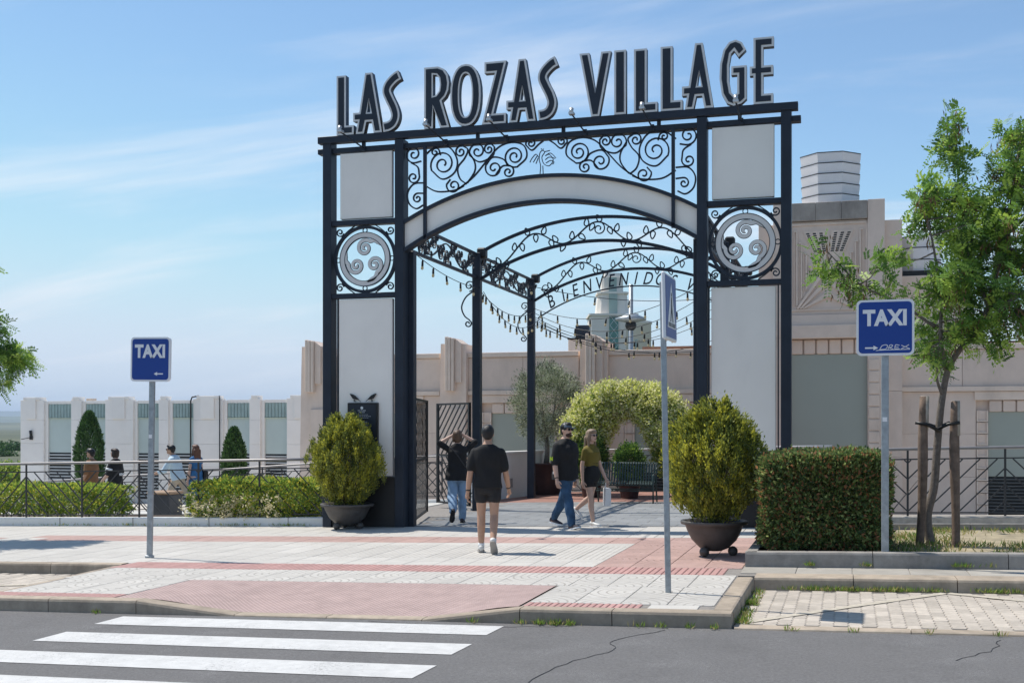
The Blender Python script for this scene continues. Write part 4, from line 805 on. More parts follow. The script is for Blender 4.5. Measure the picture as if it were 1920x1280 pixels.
def topiary(loc, H, W, label, seed, ps=1.):
    global rng; rng = np.random.default_rng(seed)
    root = empty('potted_conifer', loc, label=label, category='potted shrub', group='golden conifers in bronze bowls'); pot_bowl(root, ps)
    z0 = .48; nc = 1150; k = 56; ph = rng.uniform(0, 2*PI, nc); t = rng.uniform(0, 1, nc)**.9
    prof = np.clip(np.sin(PI*np.clip(t, 0, 1)**.95*.93+.10), .05, 1)**.55; d = np.stack([np.cos(ph), np.sin(ph), t*2], 1)
    lump = 1+.08*np.sin(ph*5+t*9+seed)+.08*np.sin(ph*11-t*14+1)+.13*noise3(d*1.7+seed); r = W/2*prof*lump*np.where(rng.random(nc) < .12, rng.uniform(1.02, 1.16, nc), rng.uniform(.62, 1.02, nc))
    c = np.stack([r*np.cos(ph), r*np.sin(ph), z0+H*t*(1+.07*np.sin(ph*3+seed))], 1)
    P = np.repeat(c, k, 0)+rng.normal(0, 1, (nc*k, 3))*np.array([.019, .019, .048]); rad = np.repeat(np.stack([np.cos(ph), np.sin(ph), np.full_like(ph, 1.5)], 1), k, 0)
    leaves('foliage', P, rad, .042, thuja, root, .42, 0, .45, [.32, .40, .28], k)
    b = MB()
    for i in range(40):
        a = rng.uniform(0, 2*PI); q = rng.uniform(.25, .8); b.tube(np.array([(0, 0, .40), (.1*math.cos(a), .1*math.sin(a), z0+.1), (W/2*q*math.cos(a), W/2*q*math.sin(a), z0+H*rng.uniform(.4, .85))]), [.016, .012, .005], 5)
    b.build('stems', bark, root)
topiary((-3.42, -.35, gz(-3.42)), 1.36, 1.10, 'golden conifer in bronze bowl standing before the left pier', 4)
topiary((3.25, -4.15, gz(3.25)), 1.33, 1.12, 'golden conifer in bronze bowl between crossing sign and clipped hedge', 9, .9)
rng = np.random.default_rng(21)
def hedge_block(name, x0, x1, y0, y1, z0, z1, n, size, mats, wts, label, lump=.08, cat='hedge', stems=True, extra=None):
    c = np.array([(x0+x1)/2, (y0+y1)/2, z0]); root = empty(name, tuple(c), label=label, category=cat)
    h = np.array([(x1-x0)/2, (y1-y0)/2, (z1-z0)/2]); m = c+[0, 0, h[2]]
    u = rng.uniform(-1, 1, (n, 3)); ax = rng.choice(3, n, p=[.22, .36, .42]); sg = rng.choice([-1, 1], n); sg[ax == 2] = np.where(rng.random((ax == 2).sum()) < .8, 1, -1)
    dep = 1-np.abs(rng.normal(0, .14, n)); u[np.arange(n), ax] = sg*dep
    e = np.abs(u)**6; u /= np.maximum(1, (e.sum(1))**(1/6)*.97)[:, None]
    P = u*h*(1+lump*noise3(u*h+m, 2.2)[:, None]+np.where(rng.random(n) < .03, rng.uniform(0, .09, n), 0)[:, None])+m; bot = (u[:, 2] < -.6); P[bot, 2] += rng.uniform(0, .12, bot.sum()); P[:, 2] += .03*noise3(P, 5)
    ni = n//3; Q = rng.uniform(-.85, .85, (ni, 3))*h+m; P = np.vstack([P, Q]); u = np.vstack([u, unit(ni)])
    leaves('foliage', P-c, u+[0, 0, .35], size, mats, root, .5, 0, .75, wts)
    if stems:
        b = MB()
        for i in range(int(14*(x1-x0))):
            x = rng.uniform(x0+.1, x1-.1); y = rng.uniform(y0+.15, y1-.15); b.tube(np.array([(x, y, z0-.12), (x+rng.normal(0, .06), y, z0+.25*h[2]*2), (x+rng.normal(0, .15), y+rng.normal(0, .1), z0+1.5*h[2])])-c, [.012, .009, .004], 5)
        b.build('stems', bark, root)
    return root
hedge_block('clipped_hedge', 3.84, 5.32, -5.0, -3.5, .22, 1.36, 52000, .05, hedgem, [.36, .30, .16, .18], 'clipped square hedge with reddish tips in the kerbed bed', .09)
hedge_block('low_shrub', -12.6, -8.95, .6, 1.8, -.1, .50, 15000, .06, shrubm, [.34, .36, .2, .1], 'low lime green shrubbery behind the left end of the railing', .16, 'shrub')
sh = hedge_block('flowering_shrub', -6.85, -4.4, .25, 1.9, -.05, .66, 20000, .062, shrubm, [.25, .36, .22, .17], 'yellow green flowering shrub spilling through the railing beside the left pier', .2, 'shrub')
fl = rng.uniform(0, 1, (95, 3))*[2.0, .3, .42]+[-1.35, -1.0, .05]; fp = np.repeat(fl, 18, 0)+rng.normal(0, .03, (95*18, 3))
leaves('blossom', fp, unit(len(fp)), .035, [leafmat('cream blossom', (.62, .55, .36))], sh, .8)
tr = np.array([(rng.uniform(-1.5, 1.5), -.66-rng.uniform(0, .06), rng.uniform(-.12, .1)) for _ in range(900)]); leaves('trailing_leaves', tr, unit(900)+[0, -.5, -.4], .045, shrubm[:2], sh, .5)
def cypress(loc, h, w, label):
    root = empty('cypress', loc, label=label, category='cypress', group='small columnar cypresses by the white building'); n = 9000; t = rng.uniform(0, 1, n)**.85; a = rng.uniform(0, 2*PI, n); r = w/2*np.clip(np.sin(PI*(t*.86+.14)), .0, 1)**.6*rng.uniform(.75, 1.05, n)*(1+.12*np.sin(a*5+t*17))
    leaves('foliage', np.stack([r*np.cos(a), r*np.sin(a), .1+h*t], 1), np.stack([np.cos(a)*.5, np.sin(a)*.5, np.ones(n)], 1), .13, cypm, root, .3, 0, .3); MB().tube([(0, 0, -.6), (0, 0, h*.7)], [.06, .02], 6).build('trunk', bark, root)
cypress((-22.6, 19, -.9), 3.0, .98, 'taller columnar cypress behind the person in the dark cap'); cypress((-16.5, 19, -.9), 2.4, .78, 'shorter columnar cypress behind the flowering shrub')
def pot_tub(name, loc, r0, r1, h, parent=None):
    MB().lathe([(0, 0), (r0, 0), (r0*1.04, .03), ((r0+r1)/2*1.03, h*.5), (r1, h-.05), (r1*1.04, h-.04), (r1*1.04, h), (r1*.93, h), (r1*.9, h-.05), (0, h-.06)], 28).build('tub', potbrown, parent)
    MB().lathe([(0, h-.06), (r1*.89, h-.06), (0, h-.03)], 16).build('soil', soil, parent)
# olive
ol = empty('potted_olive', (-2.75, 10.35, -.06), label='silvery olive tree in a large oxblood pot beside the white wall', category='potted tree'); pot_tub('tub', None, .33, .44, .74, ol)
tk = MB(); tips = []
tk.tube(np.array([(0, 0, .68), (.03, .0, 1.0), (.0, .02, 1.35)]), [.07, .055, .05], 8)
for i in range(7):
    a = i*2*PI/7+.3; e = np.array([.55*math.cos(a)*rng.uniform(.6, 1.2), .5*math.sin(a), 2.0+rng.uniform(0, .75)]); mid = np.array([.2*math.cos(a), .2*math.sin(a), 1.6]); tk.tube(cat_rom([(0, .02, 1.33), mid, e], 5), np.linspace(.035, .01, 11), 6)
    for j in range(9): tips.append(mid+(e-mid)*rng.uniform(.2, 1)+rng.normal(0, .2, 3))
tk.build('trunk', mat('olive bark', (.19, .17, .15), .9, 0, .3, 25, .6, 60), ol)
d = unit(900); rr = rng.uniform(.35, 1, 900)**.5; cl = d*rr[:, None]*[.82, .75, .92]*(1+.2*noise3(d*2.5))[:, None]+[.03, 0, 2.15]; P = np.repeat(cl, 24, 0)+rng.normal(0, .055, (900*24, 3))
leaves('foliage', P, np.repeat(d, 24, 0)+[0, 0, .5], .06, olivem, ol, .25, 0, .6, [.45, .37, .18], 24)
ol.scale = (1.14, 1.14, 1.1); ol.location.x = -2.62
# jasmine arch
ja = empty('jasmine_arch', (-.3, 9.3, 0), label='arch of pale flowering jasmine growing over the plaza seats', category='climbing plant')
P = []; N = []
for i in range(1500):
    t = rng.uniform(-.12, 1.12); a = PI*(1-t); thick = .48*(1+.25*math.sin(t*9)); c = np.array([1.06*math.cos(a), 0, 1.30+1.02*math.sin(a)]) if 0 <= t <= 1 else np.array([1.06*(1 if t > .5 else -1), 0, 1.28-(abs(t-.5)-.5)*4])
    o = unit(1)[0]*thick*rng.uniform(.5, 1)**.5*[1, .9, 1]; P.append(c+o); N.append(o/np.linalg.norm(o)+[0, 0, .4])
P = np.array(P); N = np.array(N); Pk = np.repeat(P, 26, 0)+rng.normal(0, .05, (1500*26, 3)); leaves('foliage', Pk, np.repeat(N, 26, 0), .06, jasm[:2], ja, .5, 0, .7, [.5, .5], 26)
hi = P[:, 2] > 1.2; Pf = np.repeat(P[hi]+N[hi]*.07, 30, 0)+rng.normal(0, .06, (hi.sum()*30, 3)); leaves('blossom', Pf, np.repeat(N[hi], 30, 0), .055, [jasm[2], leafmat('jasmine cream', (.60, .62, .18))], ja, .8, 0, .8)
ar = np.linspace(0, PI, 24)
for y in (-.25, .25): MB().tube(np.vstack([[(-1.06, y, -.02)], np.stack([-1.06*np.cos(ar), np.full(24, y), 1.28+.98*np.sin(ar)], 1), [(1.06, y, -.02)]]), .018, 6).build('arch_frame', blackm, ja)
def box_ball(loc, r, label, tub, hh=None):
    root = empty('potted_box', loc, label=label, category='potted shrub', group='box shrubs in dark pots'); pot_tub('tub', None, *tub, root); d = unit(420); c = d*r*np.array([1, 1, hh or 1.1])*(1+.13*noise3(d*3))[:, None]*rng.uniform(.7, 1, 420)[:, None]+[0, 0, tub[2]+r*(hh or 1.1)*.85]
    leaves('foliage', np.repeat(c, 22, 0)+rng.normal(0, .04, (420*22, 3)), np.repeat(d, 22, 0)+[0, 0, .4], .055, boxm, root, .55, 0, .6, [.45, .3, .25])
box_ball((-.08, 8.35, 0), .36, 'leafy box shrub in dark pot behind the bench', (.19, .27, .42), 1.25); box_ball((-1.12, 8.9, -.02), .40, 'dark leafy box shrub in pot left of the bench', (.2, .26, .4), 1.5)
bp_ = empty('large_tub', (1.52, 6.9, .03), label='tall oxblood tub half hidden behind the crossing sign pole', category='pot'); pot_tub('tub', None, .33, .43, .78, bp_)
# bench
bn = empty('slatted_bench', (.15, 6.5, gz(.15)), label='dark green steel bench of narrow vertical slats on the plaza', category='bench'); grn = mat('bench green steel', (.03, .05, .045), .35, .3, .2, 6)
for i in range(22):
    x = -.62+1.24*i/21; MB().ribbon(np.array([(-.21, .40), (-.23, .43), (-.19, .455), (.12, .45), (.18, .48), (.27, .86), (.30, .89), (.33, .87)]), .008, .034, lambda u, v, w: (x+w, u, v)).build('slat', grn, bn)
for s in (-1, 1):
    MB().tube([(s*.66, -.2, 0), (s*.66, -.2, .62), (s*.66, -.12, .645), (s*.66, .18, .645)], .018, 6).build('leg', grn, bn); MB().tube([(s*.66, .34, 0), (s*.66, .2, .4), (s*.66, .31, .89)], .018, 6).build('leg', grn, bn)
for y, z in ((-.2, .40), (.13, .43), (.31, .88), (.2, .3), (-.19, .28)): MB().tube([(-.66, y, z), (.66, y, z)], .014, 6).build('rail', grn, bn)
# ---------------------------------------------------------------- street trees (pinnate leaves)
def locust(name, loc, trunk, limbs, lobes, nleaf, label, seed, pods=.1):
    global rng; rng = np.random.default_rng(seed); root = empty(name, loc, label=label, category='tree'); o = np.array(loc, float); b = MB(); sk = []
    for pts, r0, r1 in [trunk]+limbs:
        p = cat_rom(np.array(pts)-o, 6); b.tube(p, np.linspace(r0, r1, len(p)), 8); sk.append(p[len(p)//4:])
    sk = np.vstack(sk); tw = MB(); P = []; A = []; pd = []
    tot = sum(l[2]**2 for l in lobes)
    for c, rad, w in lobes:
        n = int(nleaf*w*w/tot); c = np.array(c)-o; d = unit(n); q = c+d*np.array(rad)*(rng.uniform(.15, 1, n)**.45)[:, None]*(1+.25*noise3(d*2.7+c))[:, None]
        for k in range(max(4, n//14)):
            e = q[rng.integers(n)]; s = sk[np.argmin(((sk-e)**2).sum(1)+.3*np.maximum(0, sk[:, 2]-e[2])**2)]; m = (s+e)/2+rng.normal(0, .07, 3)-[0, 0, .03]; tw.tube(cat_rom([s, m, e], 4), np.linspace(.011, .003, 9), 4)
            g = rng.integers(9, 17); pp_ = m+(e-m)*rng.uniform(.1, 1.1, (g, 1))+rng.normal(0, .075, (g, 3)); P.append(pp_); A.append(rng.normal(0, 1, (g, 3))+(e-s)/max(.1, np.linalg.norm(e-s))*.8)
            if rng.random() < pods*2: pd.append(pp_[:5]-[0, 0, .06])
    P = np.vstack(P); A = np.vstack(A); A[:, 2] -= .15; A /= np.linalg.norm(A, axis=1)[:, None]; n = len(P)
    S = np.cross(A, unit(n)); S /= np.linalg.norm(S, axis=1)[:, None]; L = rng.uniform(.13, .22, n); nl = 13; V = np.zeros((n, nl, 4, 3))
    for j in range(nl):
        k = (j//2+1)/(nl//2+1); sd = (1 if j % 2 else -1); base = P+A*(L*k)[:, None]-np.array([0, 0, 1])*(.05*k*k*L/.2)[:, None]; ax = (S*sd+A*.45) if j < nl-1 else A
        ax = ax/np.linalg.norm(ax, axis=1)[:, None]; ln = .058*rng.uniform(.8, 1.2, n)[:, None]; wv = np.cross(ax, np.cross(A, S)); V[:, j, 0] = base; V[:, j, 1] = base+ax*ln*.5+wv*ln*.21; V[:, j, 2] = base+ax*ln; V[:, j, 3] = base+ax*ln*.5-wv*ln*.21
    mi = np.repeat(rng.choice(3, n, p=[.45, .33, .22]), nl)
    o_ = quads('crown', V.reshape(-1, 3), n*nl, locm, root); o_.data.polygons.foreach_set('material_index', mi)
    if pd: pd = np.repeat(np.vstack(pd), 5, 0); leaves('seed_pods', pd+rng.normal(0, .04, pd.shape), np.tile([0, 0, -1.], (len(pd), 1)), .08, [locm[3]], root, .2, 0, .25)
    b.build('trunk', bark, root); tw.build('twigs', bark, root, kind='stuff'); return root
Y0 = -3.6
locust('street_tree', (5.87, Y0, .2), ([(5.87, Y0, .1), (5.80, Y0, .55), (5.88, Y0, .95), (5.92, Y0, 1.5), (5.97, Y0, 2.0), (6.05, Y0, 2.4), (6.22, Y0, 2.68), (6.42, Y0+.05, 2.9), (6.6, Y0+.1, 3.5), (6.75, Y0+.1, 4.2), (6.85, Y0, 5.0), (6.95, Y0, 5.5)], .058, .012),
 [([(6.03, Y0, 2.35), (5.95, Y0-.1, 2.75), (5.95, Y0-.1, 3.2), (5.87, Y0-.2, 3.8), (5.75, Y0-.2, 4.4)], .03, .008), ([(5.98, Y0, 2.05), (5.9, Y0-.15, 2.3), (5.93, Y0-.2, 2.7)], .022, .008), ([(5.88, Y0-.1, 2.9), (5.45, Y0-.25, 3.2), (5.0, Y0-.35, 3.42), (4.6, Y0-.4, 3.85)], .02, .006), ([(6.5, Y0, 3.15), (6.3, Y0+.2, 3.8), (6.2, Y0+.3, 4.6), (6.15, Y0+.3, 5.4)], .026, .007), ([(6.45, Y0, 2.95), (6.9, Y0-.3, 3.3), (7.4, Y0-.4, 3.6)], .03, .008), ([(6.7, Y0+.1, 4.0), (7.3, Y0+.3, 4.6), (7.7, Y0+.4, 5.3)], .024, .007)],
 [((6.0, Y0-.05, 2.75), (.36, .42, .38), .5), ((6.0, Y0-.2, 3.45), (.36, .45, .4), .46), ((5.8, Y0-.2, 4.4), (.40, .42, .30), .48), ((5.0, Y0-.35, 3.42), (.42, .25, .12), .32), ((4.62, Y0-.4, 3.8), (.22, .2, .17), .24), ((5.35, Y0-.3, 3.75), (.22, .2, .2), .25), ((6.35, Y0+.1, 3.35), (.55, .55, .5), .75), ((6.3, Y0+.2, 4.25), (.52, .55, .5), .8), ((6.15, Y0+.3, 5.25), (.24, .3, .36), .42), ((7.1, Y0-.2, 3.2), (.6, .55, .42), .8), ((7.1, Y0, 4.1), (.65, .6, .55), .95), ((6.95, Y0, 5.0), (.45, .5, .52), .8), ((7.6, Y0+.3, 5.2), (.6, .6, .6), .8), ((6.6, Y0-.2, 2.85), (.35, .3, .28), .35)], 4900, 'young locust tree tied between two stakes, right of the taxi sign', 31, .16)
locust('street_tree', (-10.1, -2.8, gz(-10.1)), ([(-10.1, -2.8, gz(-10)), (-10.1, -2.8, 1.2), (-10.0, -2.8, 2.2), (-9.9, -2.8, 3.4), (-9.8, -2.8, 4.4)], .07, .012), [([(-10, -2.8, 2.2), (-9.5, -2.7, 2.6), (-8.5, -2.6, 2.85)], .03, .006), ([(-9.95, -2.8, 2.6), (-9.4, -3, 3.1), (-8.6, -3.1, 3.3)], .03, .006), ([(-10, -2.8, 2.0), (-10.6, -3.0, 2.8), (-11, -3, 3.5)], .03, .008)],
 [((-8.60, -2.62, 2.83), (.45, .5, .16), .62), ((-8.85, -3.0, 3.3), (.45, .5, .22), .66), ((-9.0, -2.7, 2.42), (.4, .5, .16), .5), ((-9.9, -2.8, 3.2), (.8, .9, .7), 1.0), ((-10.5, -2.9, 3.0), (.8, .9, .7), 1.0), ((-9.9, -2.8, 4.2), (.9, .9, .6), 1.0)], 4500, 'locust tree at the left edge whose twigs reach into view', 12, .0)
for i, (x0, x1, zt, lab) in enumerate(((5.70, 5.77, 2.05, 'weathered wooden stake left of the young tree trunk'), (6.11, 6.12, 1.99, 'weathered wooden stake right of the young tree trunk'))):
    s = empty('tree_stake', (x0, Y0-.12, .13), label=lab, category='stake', group='stakes of the street tree'); k = 14; tz = np.linspace(-.1, zt-.13, k)
    MB().tube(np.stack([(x1-x0)*tz/zt+.012*np.sin(tz*2.6+i), .01*np.sin(tz*3), tz], 1), .055-.006*np.sin(tz*4), 9).build('pole', stakem, s)
    MB().tube(np.stack([(x1-x0)*np.array([zt-.55, zt-.12])/zt, [0, 0], [zt-.55, zt-.125]], 1), [.0575, .052], 9).build('pale_top', mat('bare wood', (.38, .34, .29), .9, 0, .3, 12, .4, 70), s)
    d = 1 if i == 0 else -1; xc = (5.93-x0); MB().tube(np.array([(-.05*d, -.06, 1.6), (.08*d, -.075, 1.58), (xc, .06, 1.5 if i == 0 else 1.53), (xc+.05*d, .16, 1.52), (.05*d, .07, 1.6)]), .022, 6).build('rubber_tie', blackm, s)
# ---------------------------------------------------------------- ground cover
def tufts(name, spots, hgt, mats, parent=None, label=None):
    P = []; N = []
    for x, y, z, r, n in spots:
        q = np.stack([x+rng.normal(0, r, n), y+rng.normal(0, r*.35, n), np.full(n, z)], 1); P.append(q); N.append(np.stack([rng.normal(0, .5, n), rng.normal(0, .5, n), np.ones(n)], 1))
    P = np.vstack(P); return leaves(name, P, np.vstack(N), hgt, mats, parent, .16, 0, .2, kind='stuff', label=label, category=None)
gm = [leafmat('grass green', (.12, .20, .035)), leafmat('grass straw', (.34, .29, .12))]
bedsp = [(rng.uniform(5.3, 9), rng.uniform(-4.9, -1.6), gz(6.5)+.09+.0223*(0), .2, 36) for _ in range(150)]; bedsp = [(x, y, gz(x)+.09, r, n) for x, y, z, r, n in bedsp if not (6.2 < x < 7.6 and -3.6 < y < -2)]
tufts('bed_grass', bedsp, .085, gm)
wd = [(x, -6.33, gz(x)-.125, .06, 30) for x in list(rng.uniform(4.0, 6.6, 16))+list(rng.uniform(4.3, 5.4, 8))]+[(3.97, y, gz(3.9)-.125, .03, 24) for y in rng.uniform(-8.6, -6.5, 22)]
wd += [(x, -8.83, gz(x)-.13, .03, n) for x, n in ((2.2, 40), (2.35, 60), (2.5, 40), (2.05, 16), (3.1, 12), (3.3, 20), (3.55, 16), (3.75, 16), (4.4, 16), (4.9, 10), (5.5, 8), (6.0, 12), (-2.35, 26), (1.6, 16))]
tufts('kerb_weeds', wd, .06, [gm[0], gm[1], shrubm[1]])
tufts('bed_weeds', [(x, -5.37, gz(x)+.02, .03, n) for x, n in ((4.45, 46), (5.05, 30), (6.0, 30), (6.1, 24), (6.35, 16), (7.2, 20))]+[(x, .14, gz(x)+.01, .12, 12) for x in rng.uniform(-11, -4.3, 34)], .06, [gm[0], shrubm[1], gm[1]])
# far planting left of the white building
for i, (x, y, D, r, lab) in enumerate(((20, 878, 62, 1.1, 'lime green round bush beyond the left railing'), (-14, 846, 130, 2.2, 'dark far tree at the left edge of the view'), (10, 836, 170, 2.2, 'hazy dark tree far below the hills'), (34, 838, 160, 2.0, 'far tree next to the white building corner'))):
    c = at(x, y, D); h = c.z+1.6; root = empty('far_tree', (c.x, c.y, -1.6), label=lab, category='tree'); d = unit(500); q = d*r*[1.2, 1.2, .8]*rng.uniform(.6, 1, (500, 1))*(1+.2*noise3(d*3))[:, None]+[0, 0, h-r*.5]
    leaves('crown', np.repeat(q, 8, 0)+rng.normal(0, r*.1, (4000, 3)), unit(4000), r*.16, shrubm[:3] if i == 0 else cypm, root, .6); MB().tube([(0, 0, -.5), (0, 0, h-r*.4)], .12, 6).build('trunk', bark, root)
# ================================================================ SIGNS
def rrect(w, h, r, n=5): return [(sx*(w/2-r)+r*math.cos(a0+PI/2*i/n), sy*(h/2-r)+r*math.sin(a0+PI/2*i/n)) for sx, sy, a0 in ((1, 1, 0), (-1, 1, PI/2), (-1, -1, PI), (1, -1, 3*PI/2)) for i in range(n+1)]
def plate(parent, w, h, y, yaw=0., thick=.03):
    F = lambda u, v, q: (u, q, v); o = MB().prism(rrect(w, h, .055), F, -thick, 0).build('sign_plate', signwhite, parent, (0, y, 0)); o.rotation_euler = (0, 0, yaw)
    MB().prism(rrect(w-.05, h-.05, .042), F, -thick-.003, -thick-.0005).build('sign_face', signblue, o); return o
def taxi(loc, zc, w, h, label, arrow, poleh, yaw=0., ts=.235, lean=0.):
    root = empty('taxi_sign', loc, yaw, label=label, category='sign', group='blue taxi signs on poles'); root.rotation_euler = (0, lean, yaw)
    MB().box(-.04, .04, -.02, .02, -.05, poleh, 0, .006).build('pole', galv, root); MB().box(-.041, .041, -.022, .022, 1.1, 1.13).build('pole_joint', galv, root); MB().box(-.055, .055, -.035, .035, -.02, .035, 0, .008).build('base_collar', galv, root)
    for q in (-.12, .14): MB().box(-.05, .05, -.026, .024, zc+q-.015, zc+q+.015).build('clamp', galv, root)
    MB().box(-.028, .022, -.0235, -.0215, 1.62, 1.67).build('sticker', signwhite, root)
    pl_ = plate(root, w, h, -.03); pl_.location = (0, -.025, zc)
    t = text_mesh('TAXI', ts, [signwhite], .001, .011, 0, 'CENTER', 1.05); L = link('lettering', t, pl_, (0, -.0345, .03 if w > .55 else .03), (R(90), 0, 0)); L.scale = (.86, 1, 1)
    a = [(-.07, -.008), (.02, -.008), (.02, -.026), (.07, 0), (.02, .026), (.02, .008), (-.07, .008)]; a = [(p[0]*arrow[2], p[1]) for p in a]
    MB().prism(a if arrow[2] > 0 else a[::-1], lambda u, v, q: (u+arrow[0], q, v+arrow[1]), -.0365, -.0334).build('arrow', signwhite, pl_); return pl_
tp = taxi((5.255, -5.19, gz(5.25)), 2.665, .615, .62, 'square blue TAXI sign with graffiti scrawl on pole beside the hedge', (-.145, -.225, 1), 2.96)
gf = MB()
for st in ([(-.10, -.255), (-.03, -.25), (.26, -.245)], [(-.06, -.245), (-.03, -.2), (.02, -.195), (.01, -.235), (-.06, -.245)], [(.03, -.24), (.05, -.195), (.08, -.2), (.06, -.22), (.03, -.222), (.085, -.24)], [(.10, -.24), (.11, -.195), (.15, -.2)], [(.105, -.22), (.14, -.22)], [(.10, -.24), (.15, -.238)], [(.17, -.24), (.25, -.195)], [(.17, -.2), (.26, -.24)]): gf.ribbon(cat_rom(st, 4) if len(st) > 2 else np.array(st), .007, .002, XZ(-.0345))
gf.build('graffiti', signwhite, tp)
taxi((-4.245, -5.01, gz(-4.25)), 2.685, .61, .60, 'blue TAXI sign with small arrow pointing left, on pole by the left kerb', (.13, -.195, -1), 2.96, 0., .235, R(1.0))
ps = empty('crossing_sign', (3.175, -7.54, gz(3.175)), label='blue pedestrian crossing sign seen almost edge-on, on a thin pole', category='sign'); ps.rotation_euler = (0, R(-1.1), 0)
MB().box(-.027, .027, -.02, .02, -.05, 3.02, 0, .006).build('pole', galv, ps); q = MB().box(-.3, .3, -.036, 0, -.32, .32, 0, .012).build('sign_plate', signwhite, ps, (.045, -.02, 2.76)); q.rotation_euler = (0, 0, R(88))
MB().box(-.272, .272, -.040, -.0365, -.292, .292).build('sign_face', signblue, q); F = lambda u, v, w: (u, w, v)
MB().prism([(-.22, -.2), (.22, -.2), (0, .24)], F, -.0435, -.0405).build('triangle', signwhite, q)
fg = MB().prism([(-.02, .1), (.02, .1), (.03, .0), (.07, -.14), (.04, -.14), (0, -.03), (-.05, -.14), (-.08, -.14), (-.03, .0)], F, -.046, -.0438).ball((0, -.044, .125), (.022, .002, .022), 8)
for i in range(5): fg.box(-.17+.075*i, -.13+.075*i, -.046, -.0438, -.19, -.15)
fg.build('walking_figure', blackm, q)
# litter bin by the ramp
lb = empty('litter_bin', (-9.76, 4.0, rampz(-9.76)), label='square dark grey litter bin with a wooden lid beside the ramp', category='bin'); MB().box(-.27, .27, -.27, .27, 0, .55, 0, .015).build('body', mat('bin grey', (.075, .075, .08), .6), lb); MB().box(-.3, .3, -.3, .3, .551, .62, 0, .03).build('lid', mat('bin lid', (.33, .22, .14), .7), lb)
# ================================================================ PEOPLE
def capsule(mb, a, b, ra, rb, n=12, m=0, k=4):
    a = np.array(a, float); b = np.array(b, float); t = b-a; L = np.linalg.norm(t)+1e-9; t /= L; P = []; Rr = []
    for i in range(k+1): q = PI/2*(1-i/k); P.append(a-t*ra*math.sin(q)); Rr.append(max(.0008, ra*math.cos(q)))
    for i in range(k+1): q = PI/2*i/k; P.append(b+t*rb*math.sin(q)); Rr.append(max(.0008, rb*math.cos(q)))
    return mb.tube(P, Rr, n, m)
def loft(mb, rings, c, n=20, e=2.4, M=None):
    v = []
    for z, w, d, y in rings:
        for j in range(n):
            q = 2*PI*j/n; cx, sy = math.cos(q), math.sin(q); p = np.array([w*math.copysign(abs(cx)**(2/e), cx), y+d*math.copysign(abs(sy)**(2/e), sy), z]); v.append((M@p if M is not None else p)+c)
    k = len(rings); return mb.add(v, [(i*n+j, i*n+(j+1) % n, (i+1)*n+(j+1) % n, (i+1)*n+j) for i in range(k-1) for j in range(n)]+[tuple(range(n))[::-1], tuple((k-1)*n+j for j in range(n))], 0, True)
def fuse(mb, voxel, it=4, fold=0., seed=0):
    me = mb.mesh('tmp', [blackm]); o = bpy.data.objects.new('tmp', me); col.objects.link(o); r = o.modifiers.new('r', 'REMESH'); r.mode = 'VOXEL'; r.voxel_size = voxel; r.use_smooth_shade = True
    s = o.modifiers.new('s', 'SMOOTH'); s.iterations = it; s.factor = .5
    out = bpy.data.meshes.new_from_object(o.evaluated_get(bpy.context.evaluated_depsgraph_get())); bpy.data.objects.remove(o); out.materials.clear()
    if fold:
        n = len(out.vertices); co = np.empty(n*3); out.vertices.foreach_get('co', co); no = np.empty(n*3); out.vertices.foreach_get('normal', no); co = co.reshape(-1, 3); no = no.reshape(-1, 3)
        p = co*[9, 9, 6]+seed; d = np.sin(p[:, 0]*1.7+np.sin(p[:, 2]*2.3)*1.4+p[:, 1])*.5+np.sin(p[:, 2]*4.1+p[:, 0]*2.2+np.sin(p[:, 1]*3)*1.2)*.5; co += no*(d*fold)[:, None]; out.vertices.foreach_set('co', co.ravel())
    out.polygons.foreach_set('use_smooth', [True]*len(out.polygons)); out.update(); return out
skin_t = lambda n, c: mat(n, c, .5, 0, .06, 25, spec=.35)
def rotx(a): c, s = math.cos(a), math.sin(a); return np.array([[1, 0, 0], [0, c, -s], [0, s, c]])
